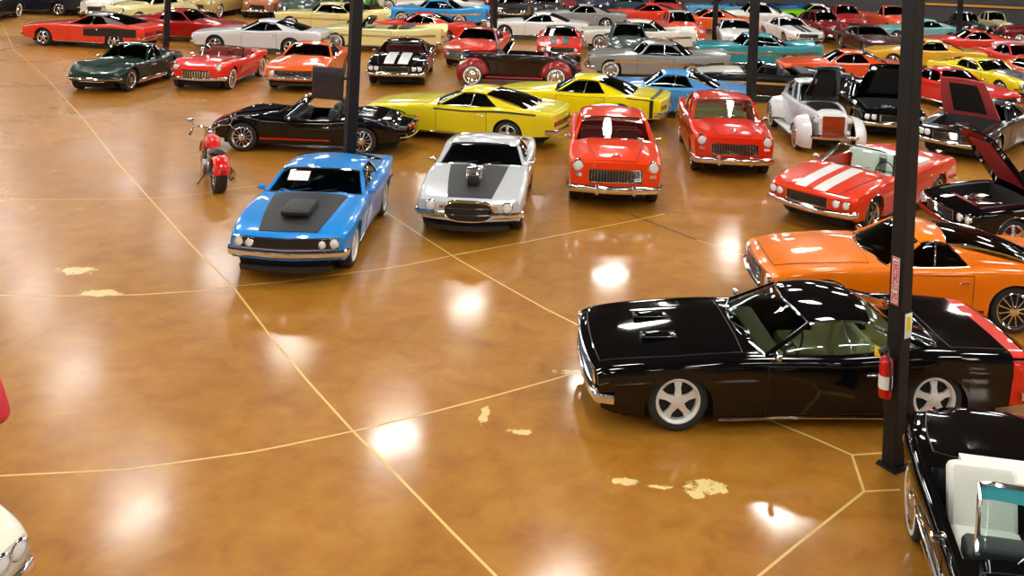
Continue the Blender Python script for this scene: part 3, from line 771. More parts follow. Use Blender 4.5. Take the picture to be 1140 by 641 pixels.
LAMP=52.0; EXPO=0.15
_cc={}
def car_style(n,var=None):
    k=n if not var else n+str(sorted(var.items(),key=str))
    if k not in _cc:
        d=dict(ST[n]); d.update(var or {}); _cc[k]=Car(**{a:b for a,b in d.items() if not(a=='kw' and b is None)}).build()
    return _cc[k]
def at_mid(px,py,h,c):
    """origin of a car whose nearest underside shows at pixel row py and whose middle shows at pixel column px"""
    r=math.radians(h); e=abs(cos(r))*c.p['L']*.47+abs(sin(r))*c.p['W']*.45
    g=gp(px,py); d=g.y+e; y=py
    for _ in range(6):
        g2=gp(px,y); y+= (g2.y-d)*(-1 if False else 1)*(1/ max(.02,(gp(px,y-1).y-g2.y)))
        y=max(-60,y)
    g2=gp(px,y); return (g2.x,d)
P=paint
def seats(m): return dict(int=m,seat=m,dash=m)
DONE={}
def place(n,name,px,py,h,mats,label,cat='car',group=None,mode='F',var=None):
    c=car_style(n,var)
    loc=at_front(px,py,h,c) if mode=='F' else at_mid(px,py,h,c) if mode=='M' else (px,py)
    QUEUE.append([c,name,Vector((loc[0],loc[1])),h,mats,label,cat,group,px])
QUEUE=[]
def obb(q,pad):
    c,h=q[0],math.radians(q[3]); n=Vector((sin(h),-cos(h))); t=Vector((cos(h),sin(h))); p=c.p
    w=p['W']/2+p.get('fenders',0)+pad; f=c.x0+pad+.14; r=p['L']-c.x0+pad+.1
    return q[2]+n*(f-r)/2,n,t,(f+r)/2,w
def relax():
    # park the cars so that none touches another: far ones give way first
    start=[q[2].copy() for q in QUEUE]
    for it in range(900):
        moved=False
        for i in range(len(QUEUE)):
            for j in range(i):
                a,b=QUEUE[i],QUEUE[j]
                if (a[2]-b[2]).length>6.4: continue
                ca,na,ta,la,wa=obb(a,.05); cb,nb,tb,lb,wb=obb(b,.05); d=cb-ca; best=None
                for ax in (na,ta,nb,tb):
                    ra=abs(ax.dot(na))*la+abs(ax.dot(ta))*wa; rb=abs(ax.dot(nb))*lb+abs(ax.dot(tb))*wb
                    ov=ra+rb-abs(d.dot(ax))
                    if ov<=0: best=None; break
                    # prefer moving in depth: lateral moves cost more
                    cost=ov*(1+1.2*abs(ax.x))
                    if best is None or cost<best[0]: best=(cost,ov,ax if d.dot(ax)>0 else -ax)
                if not best: continue
                moved=True; _,ov,ax=best
                fa=0 if i<8 else 1; fb=0 if j<8 else 1
                a,b=(a,b)
                if fa+fb==0: fa=fb=.5
                k=(ov+.01)*.6/(fa+fb)
                a[2]-=ax*k*fa; b[2]+=ax*k*fb
        for q in QUEUE:
            cc,n,t,l,w=obb(q,.05); ey=abs(n.y)*l+abs(t.y)*w; top=cc.y+ey
            if top>YW-.4: q[2].y-=top-(YW-.4)
        if not moved: break
    print('RELAX',it)
    for q,s0 in zip(QUEUE,start):
        if (q[2]-s0).length>.8: print('  moved %.1f (%.1f,%.1f) at %.1f %.1f  %s'%((q[2]-s0).length,q[2].x-s0.x,q[2].y-s0.y,q[2].x,q[2].y,q[5]))
    for q in QUEUE: inst(q[0],q[1],q[2],q[3],q[4],q[5],q[6],q[7])
YW=66.0
BLUE=P(30,140,225); BLK=pbr('car_paint_black',(.003,.003,.0035),.3,0,coat=1.0,spec=0,noise=.05); YEL=P(240,222,35); ORG=P(245,125,10); SILV=P(205,208,212,.3,.1)
G='collector cars parked across the showroom floor'
def car(*a,**k):
    k.setdefault('group',G); return place(*a,**k)

# ---- near cars
car('mustang','muscle_car',333,294,2,dict(paint=BLUE,hood=FLATBLACK,rim=RIM_W,mirror=BLUE),'blue fastback muscle car with a matte black hood and square hood scoop',var=dict(mirrormat='paint'))
car('camaro70','muscle_car',527,251,0,dict(paint=SILV,stripe=FLATBLACK,hood=FLATBLACK),'silver coupe with a black hood and chrome supercharger poking through it')
car('fifties','classic_car',682,222,1,dict(paint=P(240,60,12),wglass=GL_CLEAR,glass=GL_CLEAR,**seats(INT_RED)),'orange red rounded fifties sedan with red seats, next to the silver coupe',var=dict(clearglass=True))
car('fifties','classic_car',811,190,0,dict(paint=P(225,45,18),wglass=GL_CLEAR,glass=GL_CLEAR,**seats(INT_TAN)),'red fifties sedan with a pale windshield, beside the red striped convertible',var=dict(clearglass=True,sside=side_line(.0,.03,.3,4.8,'chrome')))
car('chevelle_conv','convertible',924,246,-44,dict(paint=P(230,55,18),stripe=WHITE,wglass=GL_CLEAR,boot=INT_WHT,**seats(INT_WHT)),'red convertible with two white hood stripes and a white interior')
car('fastback67','muscle_car',900,340,-88,dict(paint=ORG,rim=CHROME),'bright orange fastback coupe parked behind the long black coupe')
car('charger68','muscle_car',737,437,-84,dict(paint=BLK,rim=RIM_W,stripe=P(225,45,25),wglass=GL_MED,glass=GL_CLEAR,**seats(INT_TAN)),'long black coupe with tan seats and a red band around its tail',var=dict(drop=.10,H=1.31,rim_r=.71,stripes=band(4.93,5.13)))
car('vette63_conv','sports_car',281,160,-88,dict(paint=BLK,red=P(190,30,20)),'black open roadster with a thin red side line, behind the blue fastback',var=dict(L=4.8,wb=2.75,fo=.9,qb=4.0,dq0=3.5))
car('coupe71','muscle_car',523,174,-103,dict(paint=YEL),'yellow fastback coupe with a dark shoulder line, just behind the silver coupe',mode='M')
car('hardtop70','muscle_car',648,143,-103,dict(paint=P(248,228,15)),'bright yellow hardtop with a black tail band, behind the orange red fifties sedan',mode='M',var=dict(sside=side_line(.0,.05,4.0,4.7),stripes=band(4.68,4.80)))
car('hardtop70','muscle_car',738,134,-99,dict(paint=P(75,155,225)),'light blue hardtop coupe directly behind the bright yellow hardtop',mode='M')
car('vette63','sports_car',116,100,-3,dict(paint=P(8,46,38),wglass=GL_DARK),'dark green coupe with a low pointed nose and side exhaust pipes')
car('vette58','sports_car',228,98,-1,dict(paint=P(235,42,30),cove=P(235,42,30),wglass=GL_CLEAR,**seats(INT_RED)),'red open sports car with round headlights, between the dark green and orange coupes')
car('camaro69','muscle_car',333,98,3,dict(paint=P(248,100,20)),'orange coupe with a black grille, left of the hanging dark monitor')
car('chevelle','muscle_car',443,93,4,dict(paint=BLK,stripe=WHITE,wglass=GL_CLEAR,glass=GL_CLEAR,**seats(INT_RED)),'black coupe with two wide white hood stripes and a reddish interior',var=dict(clearglass=True,stripes=twin_stripes(.07,.42,.12)))
car('vette58','sports_car',3.87,7.70,-9,dict(paint=BLK,cove=P(190,190,190),wglass=GL_CLEAR,int=INT_BLK,seat=INT_WHT,dash=INT_BLK,swheel=INT_WHT,shade=INT_AQUA,boot=INT_WHT),'black open sports car with white seats and silver side cove in the near right corner',mode='W',var=dict(wn=.84,wg=.70,wr=.64,wcurve=.22,H=1.38,boot=True,bootw=.55,shade=True))
hh=68; r_=math.radians(hh); cn=gp(-57,590,.72); nx,ny=sin(r_),-cos(r_)
car('chevelle','classic_car',cn.x-nx*2.3-ny*(-.86)*-1,cn.y-ny*2.3-nx*.86,hh,dict(paint=P(240,236,215),stripe=BLACK),'cream car with a chrome bumper cut off by the lower left corner',mode='W',var=dict(stripes=twin_stripes(.3,.5,.3)))

# ---- second field, left
M_='M'
car('coupe71','muscle_car',103,55,-96,dict(paint=P(232,62,35),roof=P(120,120,125,.5)),'orange red coupe with a grey roof and wide dark panel on its side',mode=M_,var=dict(vinyl=True,sside=lambda s:[(a,b,'black') for a,b,c in side_line(.12,.6,2.7,4.9)(s)]))
car('hardtop70','muscle_car',205,50,84,dict(paint=P(170,25,25),glass=GL_DARK),'maroon hardtop coupe with its nose turned right, behind the red open sports car',mode=M_)
car('coupe71','muscle_car',298,57,-88,dict(paint=P(222,222,226)),'silver white fastback coupe behind the orange coupe with a black grille',mode=M_,var=dict(sside=None))
car('fins_conv','classic_car',415,60,-90,dict(paint=P(240,235,165),**seats(INT_BLK)),'pale yellow long open car behind the black coupe with white stripes',mode=M_)
car('fins59','classic_car',362,38,-90,dict(paint=P(238,225,150)),'straw yellow long hardtop behind the pale yellow open car',mode=M_)
car('hardtop70','muscle_car',466,47,-91,dict(paint=P(225,50,30)),'red hardtop seen from the side, behind the pale yellow open car',mode=M_)
car('fins59','classic_car',482,30,-90,dict(paint=P(60,160,230)),'sky blue long finned car behind the red hardtop',mode=M_)
car('hardtop70','classic_car',500,18,-90,dict(paint=P(240,240,232)),'white hardtop behind the sky blue finned car',mode=M_)
car('sedan50','classic_car',440,15,-90,dict(paint=P(225,222,205)),'ivory rounded sedan left of the white hardtop in the back row',mode=M_)
car('camaro69','muscle_car',400,12,0,dict(paint=P(40,190,50)),'green coupe mostly hidden by the steel column in the back row',mode=M_)
# ---- centre
car('hardtop70','muscle_car',532,78,-5,dict(paint=P(235,60,35),grille=STEEL),'orange red coupe facing forward with a wide grey grille panel',mode=M_,var=dict(grille=(.9,.34,.72,'bar'),hl=[(.8,.55,.08)],bump=None))
car('roadster','hot_rod',572,96,-86,dict(paint=P(30,16,18),fender=P(150,25,20),hood=P(25,12,12),rim=CHROME,**seats(INT_RED)),'dark stripped hot rod with an exposed engine behind the two yellow cars',cat='hot rod',mode=M_)
car('camaro69','muscle_car',623,70,1,dict(paint=P(235,50,35),stripe=BLACK,roof=P(60,60,62)),'red coupe with two black hood stripes and a dark roof',mode=M_,var=dict(stripes=twin_stripes(.12,.42,.12),vinyl=True))
car('hardtop70','classic_car',595,46,-90,dict(paint=P(238,238,235)),'white hardtop in front of the dark row, left of the white finned car',mode=M_)
car('fins59','classic_car',702,54,-90,dict(paint=P(240,240,230)),'white finned hardtop with a bright flat roof behind the grey green sedan',mode=M_)
car('sedan50','classic_car',697,74,3,dict(paint=P(70,84,80)),'grey green rounded sedan facing forward',mode=M_)
car('fins59','classic_car',724,91,-92,dict(paint=P(150,150,148),glass=GL_DARK),'long grey finned car just behind the light blue hardtop',mode=M_)
car('hardtop70','classic_car',645,32,-90,dict(paint=P(150,152,155)),'grey hardtop behind the white cars in the centre back',mode=M_)
car('coupe71','muscle_car',716,30,-90,dict(paint=P(235,60,40)),'long red orange coupe behind the white finned hardtop',mode=M_,var=dict(sside=None))
car('sedan50','classic_car',760,60,8,dict(paint=P(238,85,55),roof=P(190,228,212)),'orange sedan with a pale mint roof facing forward',mode=M_)
car('fins59','classic_car',834,77,-90,dict(paint=P(45,150,165),roof=P(90,180,190),glass=GL_DARK),'teal finned hardtop stretched behind the thick centre column',mode=M_)
car('hardtop70','classic_car',818,58,0,dict(paint=P(235,235,232)),'white hardtop facing forward just behind the teal finned car',mode=M_)
car('hardtop70','muscle_car',788,38,-90,dict(paint=P(242,100,40)),'orange hardtop behind the orange sedan with the mint roof',mode=M_)
car('fins_conv','classic_car',790,20,-90,dict(paint=P(90,170,225),**seats(INT_BLK)),'pale blue open finned car in the back row',mode=M_)
car('sedan50','classic_car',838,34,-90,dict(paint=P(235,235,225)),'white rounded sedan behind the thick centre column, beside the lime car',mode=M_)
car('camaro69','muscle_car',876,52,12,dict(paint=P(238,238,238),stripe=P(25,40,35)),'white coupe with dark hood stripes, in front of the lime green coupe',mode=M_,var=dict(stripes=twin_stripes(.05,.3,.12)))
car('hardtop70','muscle_car',896,25,-92,dict(paint=P(120,215,20),roof=P(238,238,240)),'lime green hardtop with a white roof',mode=M_,var=dict(vinyl=True))
# ---- right field
car('hardtop70','muscle_car',934,97,-92,dict(paint=P(238,85,25)),'long orange red hardtop right behind the white hot rod',mode=M_)
car('fins_conv','classic_car',852,118,-91,dict(paint=P(16,17,20),hood=P(235,235,220),deck=P(235,235,220),**seats(INT_BLK)),'black and white open finned car behind the red fifties sedan',mode=M_)
car('hotrod_open','hot_rod',905,172,2,dict(paint=P(225,225,228),fender=P(228,228,230),hood=P(14,15,20),grille=P(190,60,20),rim=CHROME,engine=P(185,60,30)),'white fendered hot rod with its big black hood raised',cat='hot rod',mode=M_)
car('open_hood','muscle_car',970,152,0,dict(paint=BLK,rim=CHROME),'black car facing forward with hood raised, right of the white hot rod',mode=M_)
car('open_hood','muscle_car',1085,184,-40,dict(paint=P(20,20,22),hood=P(205,90,95)),'dark car angled left with a raised pinkish red hood',mode=M_)
car('open_hood','muscle_car',1105,272,-80,dict(paint=BLK,under=INT_RED,hood=BLK),'black car with raised hood and open engine bay behind the orange fastback',mode=M_)
car('camaro69','muscle_car',1060,132,22,dict(paint=P(222,25,25)),'red coupe angled right, just right of the tall near column',mode=M_,var=dict(hl=[(.80,.59,.07)]))
car('mustang','muscle_car',1100,114,24,dict(paint=P(238,220,20),hood=P(90,95,110)),'yellow coupe with a grey black hood panel near the right edge',mode=M_,var=dict(scoop='twin'))
car('hardtop70','muscle_car',1030,80,-95,dict(paint=P(228,175,45)),'golden yellow hardtop hidden behind the red coupe angled right',mode=M_)
car('sedan50','classic_car',922,52,18,dict(paint=P(120,20,25)),'maroon rounded sedan left of the orange pickup',mode=M_)
car('hardtop70','classic_car',958,62,8,dict(paint=P(60,12,20)),'very dark maroon low hardtop directly in front of the orange pickup',mode=M_)
car('pickup','pickup_truck',974,38,12,dict(paint=P(235,90,60),black=BLACK),'orange pickup truck facing forward by the back wall',cat='truck',mode=M_)
car('coupe71','classic_car',1022,49,-90,dict(paint=P(120,185,190)),'pale teal fastback coupe in front of the grey back wall',mode=M_,var=dict(sside=None))
car('hardtop70','muscle_car',1076,64,-90,dict(paint=P(230,50,35)),'red hardtop in front of the black hot rod, near the slim right column',mode=M_)
car('hotrod','hot_rod',1082,48,0,dict(paint=P(20,20,22),fender=BLK,roof=P(180,180,182)),'black hot rod with a grey roof against the back wall',cat='hot rod',mode=M_)
car('hotrod','hot_rod',1107,46,0,dict(paint=P(200,190,150),fender=P(60,15,20)),'beige hot rod with maroon fenders against the back wall',cat='hot rod',mode=M_)
car('sedan50','classic_car',1150,52,-90,dict(paint=P(110,20,30)),'maroon sedan cut by the right edge of the back row',mode=M_)
car('hardtop70','muscle_car',1128,92,10,dict(paint=P(222,60,60)),'red coupe peeking out behind the yellow coupe at the right edge',mode=M_)
car('fins59','classic_car',1165,74,-88,dict(paint=P(235,235,240)),'white finned car cut by the right edge',mode=M_)
car('camaro69','muscle_car',1165,112,10,dict(paint=P(235,85,45)),'orange coupe cut by the right edge, beside the yellow coupe',mode=M_)
# ---- back row, left
bk=[('sedan50',38,20,8,(22,24,30),'black rounded sedan at the far left of the back row'),
 ('hardtop70',80,14,-90,(28,32,48),'navy hardtop second from the left in the back row'),
 ('sedan50',118,16,0,(195,130,80),'tan sedan third from the left in the back row'),
 ('sedan50',136,27,6,(238,232,215),'ivory rounded sedan in front of the tan one'),
 ('sedan50',168,29,-25,(225,212,150),'butter yellow rounded sedan left of the slim left column'),
 ('hardtop70',160,8,-90,(120,20,40),'wine red hardtop behind the butter yellow sedan'),
 ('sedan50',210,20,5,(205,200,175),'stone coloured sedan right of the slim left column'),
 ('sedan50',247,24,-5,(190,160,95),'ochre sedan behind the maroon hardtop'),
 ('hardtop70',232,8,-90,(60,55,55),'charcoal hardtop at the top behind the ochre sedan'),
 ('sedan50',280,22,5,(185,110,70),'copper sedan behind the silver white fastback'),
 ('sedan50',312,24,-6,(70,90,85),'slate green sedan right of the copper sedan'),
 ('hardtop70',318,9,-90,(150,150,170),'lavender grey hardtop at the top behind the slate green sedan'),
 ('sedan50',372,14,0,(150,100,60),'brown sedan behind the straw yellow hardtop')]
for (n,x,y,h,c,l) in bk: car(n,'classic_car',x,y,h,dict(paint=P(*c)),l,mode=M_)
bk=[('hardtop70',560,24,4,(25,25,30),'black hardtop facing forward beside the slim middle column'),
 ('sedan50',592,26,0,(45,42,48),'dark grey sedan right of the black hardtop in the centre back'),
 ('hardtop70',625,18,0,(150,40,45),'crimson hardtop facing forward in the centre back row'),
 ('sedan50',665,18,0,(40,50,80),'dark blue sedan in the centre back row'),
 ('hardtop70',700,17,0,(35,70,75),'deep green hardtop in the centre back row'),
 ('hardtop70',745,16,0,(215,60,40),'scarlet hardtop facing forward in the centre back row'),
 ('sedan50',530,16,0,(130,25,25),'oxblood sedan left of the slim middle column'),
 ('fins_conv',835,16,-90,(30,90,165),'deep blue open finned car behind the thick centre column'),
 ('sedan50',925,30,0,(175,30,35),'cherry red sedan behind the maroon rounded sedan')]
for (n,x,y,h,c,l) in bk: car(n,'classic_car',x,y,h,dict(paint=P(*c)),l,mode=M_)

relax()
# ------------------------------------------------------------------ motorcycle
def motorcycle(loc,rz):
    root=empty('motorcycle',(loc[0],loc[1],0),rz); tag(root,'red cruiser motorcycle standing on its stand beside the blue fastback','motorcycle')
    RP=P(220,25,20)
    def whl(x,r,w):
        m=MB(); m.disc((0,0,0),(0,1,0),[(r-.09,-w/2*.8),(r-.03,-w/2),(r-.005,-w*.3),(r,0),(r-.005,w*.3),(r-.03,w/2),(r-.09,w/2*.8),(r-.09,-w/2*.8)],0,28)
        o=simple('wheel',m,TIRE,root,loc=(x,0,r)); m=MB(); m.disc((0,0,0),(0,1,0),[(r-.09,-w*.4),(r-.12,-w*.3),(r-.12,w*.3),(r-.09,w*.4)],0,28)
        for k in range(9):
            a=2*PI*k/9; m.tube([(.04*cos(a),0,.04*sin(a)),((r-.1)*cos(a),0,(r-.1)*sin(a))],.012,0,5)
        m.disc((0,0,0),(0,1,0),[(0,-.09),(.05,-.08),(.05,.08),(0,.09)],0,12); simple('rim',m,CHROME,o)
    whl(.85,.32,.12); whl(-.80,.33,.22)
    m=MB(); m.tube([(-.8,.14,.33),(-.3,.14,.3),(.2,.12,.28),(.35,.05,.6),(.45,0,.86)],.024,0,7); m.tube([(-.8,-.14,.33),(-.3,-.14,.3),(.2,-.12,.28),(.35,-.05,.6),(.45,0,.86)],.024,0,7); m.tube([(.45,0,.86),(0,0,.74),(-.35,0,.6),(-.62,.1,.5)],.03,0,7); simple('frame',m,BLACK,root)
    m=MB(); m.box((.02,0,.34),(.5,.26,.2),0,bev=.05); m.tube([(.0,.02,.4),(.14,.02,.64)],.085,0,12); m.tube([(.0,.02,.4),(-.16,.02,.62)],.085,0,12); m.disc((.0,.17,.36),(0,1,0),[(0,-.02),(.12,-.02),(.12,.02),(0,.03)],0,16); m.disc((-.0,-.2,.5),(0,1,0),[(0,-.02),(.08,-.02),(.08,.02),(0,.03)],0,16); simple('engine',m,STEEL,root)
    m=MB(); m.tube([(.42,0,.82),(.3,0,.84),(.1,0,.82),(-.1,0,.76),(-.2,0,.71)],[.04,.13,.16,.12,.03],0,14,rz=[.04,.10,.12,.09,.03]); simple('fuel_tank',m,RP,root)
    m=MB(); m.tube([(-.15,0,.72),(-.3,0,.69),(-.5,0,.70),(-.62,0,.76)],[.08,.16,.17,.10],0,12,rz=[.03,.05,.05,.04]); simple('seat',m,INT_BLK,root)
    for (xc,r,w,a0,a1,n) in ((-.80,.40,.15,20,165,'rear_fender'),(.85,.38,.09,10,135,'front_fender')):
        m=MB(); Pp=[]
        for i in range(15):
            a=math.radians(lerp(a0,a1,i/14)); Pp.append([(xc+(r-.05*(2*j/6-1)**2)*cos(a),w*(2*j/6-1),.33+(r-.05*(2*j/6-1)**2)*sin(a)) for j in range(7)])
        m.slab(Pp,(0,0,-.01)); simple(n,m,RP,root,angle=70)
    m=MB()
    for sd in(1,-1): m.tube([(.85,sd*.09,.32),(.62,sd*.09,.72),(.46,sd*.08,1.0)],.026,0,8)
    simple('front_fork',m,CHROME,root)
    m=MB(); m.tube([(.12,.42,1.02),(.28,.36,1.1),(.44,.2,1.07),(.46,0,1.0),(.44,-.2,1.07),(.28,-.36,1.1),(.12,-.42,1.02)],.016,0,7); hb=simple('handlebar',m,CHROME,root)
    for sd in(1,-1):
        m=MB(); m.tube([(.05,sd*.45,1.0),(.17,sd*.40,1.045)],.024,0,8); simple('grip',m,BLACK,hb)
        m=MB(); m.tube([(.26,sd*.36,1.1),(.26,sd*.4,1.22)],.008,0,5); m.box((.25,sd*.42,1.25),(.02,.13,.07),0,bev=.01); simple('mirror',m,CHROME,hb)
    m=MB(); m.disc((.60,0,.90),(1,0,0),[(0,-.12),(.07,-.09),(.10,0),(.095,.04),(.06,.06),(0,.065)],0,16); simple('headlight',m,CHROME,root)
    for k,zz in ((0,.26),(1,.38)):
        m=MB(); m.tube([(.15,-.12,.55-.06*k),(.2,-.2,.3),(-.1,-.22,zz),(-.5,-.23,zz),(-1.05,-.24,zz)],[.028,.03,.035,.05,.05],0,9); simple('exhaust_pipe',m,CHROME,root)
    m=MB(); m.disc((-1.18,0,.5),(-1,0,0),[(.05,-.03),(.05,.02),(0,.04)],0,12); simple('tail_light',m,TAIL,root)
    m=MB(); m.tube([(-.1,.1,.28),(-.16,.3,.02)],.014,0,6); simple('kickstand',m,BLACK,root)
    return root
q0=QUEUE[0]; hh=math.radians(q0[3]); nn=Vector((sin(hh),-cos(hh),0)); tt=Vector((cos(hh),sin(hh),0)); cc=q0[0]
cd=empty('info_card',Vector((q0[2].x,q0[2].y,1.095))+nn*cc.X(1.80)-tt*.30,hh); tag(cd,'small white information card on the windshield of the blue fastback','card')
m=MB(); P0=[[(-.17+.34*i/2,0+.09*j,.055*j) for j in range(3)] for i in range(3)]; m.slab(P0,(0,-.006,.006)); simple('card',m,pbr('card_white',(.85,.85,.85),.5,noise=.03),cd)
A_=gp(243,214);B_=gp(226,188); dv=(B_-A_).normalized(); mo=A_+dv*.8
motorcycle(mo,math.atan2(dv.y,dv.x))

# ------------------------------------------------------------------ columns
COLM=pbr('column_paint',(.012,.012,.013),.5,noise=.15,nscale=3,spec=.3)
def column(px,py,wd,h,label,dist=None,rz=.6):
    g=gp(px,py); 
    if dist: k=dist/g.y; g=Vector((g.x*k,dist,0))
    root=empty('steel_column',(g.x,g.y,0),rz); tag(root,label,'column','steel columns of the showroom')
    m=MB(); m.box((0,0,h/2),(wd,wd,h),0,bev=.012); simple('shaft',m,COLM,root)
    m=MB(); m.box((0,0,.012),(wd+.08,wd+.08,.024),0,bev=.004)
    for a in(1,-1):
        for b in(1,-1): m.disc((a*(wd/2+.02),b*(wd/2+.02),.024),(0,0,1),[(.012,0),(.012,.02),(0,.022)],0,8)
    simple('base_plate',m,COLM,root); return root,g
HC_=8.6
cR,gR=column(994,519,.17,HC_,'thick dark steel column carrying a fire extinguisher in front of the long black coupe')
# others are set by their apparent width: base rows taken from scale
c2,g2=column(387,226,.20,HC_,'dark steel column with a monitor hanging off it, behind the blue fastback')
column(834,150,.20,HC_,'dark steel column rising behind the red fifties sedan')
column(184,66,.19,HC_,'slim dark steel column between the dark green coupe and the maroon hardtop')
column(1067,52,.22,HC_,'slim dark steel column in front of the grey back wall')
column(548,66,.21,HC_,'slim dark steel column behind the forward facing orange red coupe')
column(795,50,.19,HC_,'slim dark steel column behind the teal finned car, left of the thicker one')
# ---- things on the near column
RZ=.6
def on_col(g,off_left,out,z,rz=RZ): # off along face
    pass
def face_pt(g,face,along,out,z):
    # face 0: the one turned to the left-front, 1: right-front
    a=RZ-PI/2-(PI/2 if face==0 else 0)+ (0)
    n=Vector((cos(a),sin(a),0)); t=Vector((-n.y,n.x,0)); return Vector((g.x,g.y,0))+n*(.095+out)+t*along+Vector((0,0,z)),a
EXT=P(200,20,15)
def extinguisher():
    p,a=face_pt(gR,0,.0,.09,0)
    root=empty('fire_extinguisher',(p.x,p.y,.78),a); tag(root,'red fire extinguisher hanging on the thick near column','fire extinguisher')
    m=MB(); m.disc((0,0,0),(0,0,1),[(0,0),(.06,0),(.07,.015),(.07,.36),(.06,.40),(.025,.43),(.022,.46),(0,.46)],0,20); simple('cylinder',m,EXT,root)
    m=MB(); m.disc((0,0,.1),(0,0,1),[(.0712,0),(.0715,.005),(.0715,.13),(.0712,.135)],0,20); simple('label_band',m,pbr('label_white',(.8,.8,.76),.5,noise=.05),root)
    m=MB(); m.box((0,0,.48),(.05,.05,.05),0,bev=.01); m.box((.06,0,.52),(.14,.025,.018),0,bev=.005,ry=.15); m.box((.06,0,.485),(.12,.025,.014),0,bev=.004); simple('valve',m,BLACK,root)
    m=MB(); m.tube([(.02,.03,.48),(.06,.09,.42),(.05,.105,.25),(.04,.095,.1)],.013,0,7); simple('hose',m,BLACK,root)
    m=MB(); m.box((-.08,0,.25),(.02,.08,.3),0,bev=.004); m.tube([(-.07,-.08,.3),(0,-.08,.3)],.006,0,5); simple('bracket',m,BLACK,root)
    m=MB(); m.box((.062,-.07,.46),(.006,.07,.11),0,bev=.002); simple('inspection_tag',m,pbr('tag_yellow',srgb(240,200,40),.6,noise=.05),root)
extinguisher()
SW=pbr('sign_white',(.8,.8,.78),.5,noise=.03); SR=pbr('sign_red',srgb(205,35,35),.5,noise=.05); SY=pbr('sign_yellow',srgb(240,215,50),.5,noise=.05)
p,a=face_pt(gR,0,.0,.004,1.98)
r=empty('wall_sign',p,a); tag(r,'narrow white sign with red border and red lettering high on the near column','sign')
m=MB(); m.box((0,0,0),(.006,.10,.50),0,bev=.002); simple('sign_plate',m,SW,r)
m=MB()
for y in(-.044,.044): m.box((.004,y,0),(.003,.008,.49),0)
for z in(-.24,.24): m.box((.004,0,z),(.003,.09,.012),0)
simple('border',m,SR,r)
m=MB()
random.seed(3)
# upright letters reading up the plate
FONT={'X':['101','101','010','101','101'],'T':['111','010','010','010','010'],'N':['101','111','111','101','101'],'G':['111','100','101','101','111'],'U':['101','101','101','101','111'],'S':['111','100','111','001','111'],'H':['101','101','111','101','101'],' ':['000']*5,'F':['111','100','110','100','100'],'I':['111','010','010','010','111'],'R':['110','101','110','101','101'],'E':['111','100','110','100','111']}
zz=-.215
for ch in 'FIRE EXTINGUISHER':
    for i,row in enumerate(FONT[ch]):
        for j,b in enumerate(row):
            if b=='1': m.box((.004,-.024+.012*i,zz+.0072*j),(.003,.0122,.0074),0)
    zz+=.0255
simple('lettering',m,SR,r)
p,a=face_pt(gR,1,.02,.004,1.52)
r=empty('notice_card',p,a); tag(r,'small white card with a yellow patch on the right face of the near column','sign')
m=MB(); m.box((0,0,0),(.005,.11,.26),0,bev=.002); simple('card',m,SW,r); m=MB(); m.box((.004,0,.02),(.003,.07,.15),0); simple('yellow_patch',m,SY,r)
# monitor on column 2
zt=(g2.y)
mp=gp(368,225); mx=g2.x-.46
r=empty('hanging_monitor',(mx,g2.y-.10,2.32),math.radians(-14)); tag(r,'dark flat monitor hanging beside the steel column behind the blue fastback','monitor')
m=MB(); m.box((0,0,0),(.66,.05,.62),0,bev=.012); simple('casing',m,BLACK,r); m=MB(); m.box((0,-.028,0),(.61,.006,.56),0,bev=.002); simple('screen',m,pbr('dark_screen',(.025,.02,.022),.25,noise=.1),r)
m=MB(); m.tube([(.2,.03,.1),(.36,.1,.1),(.46,.14,.1)],.025,0,8); simple('bracket_arm',m,COLM,r)

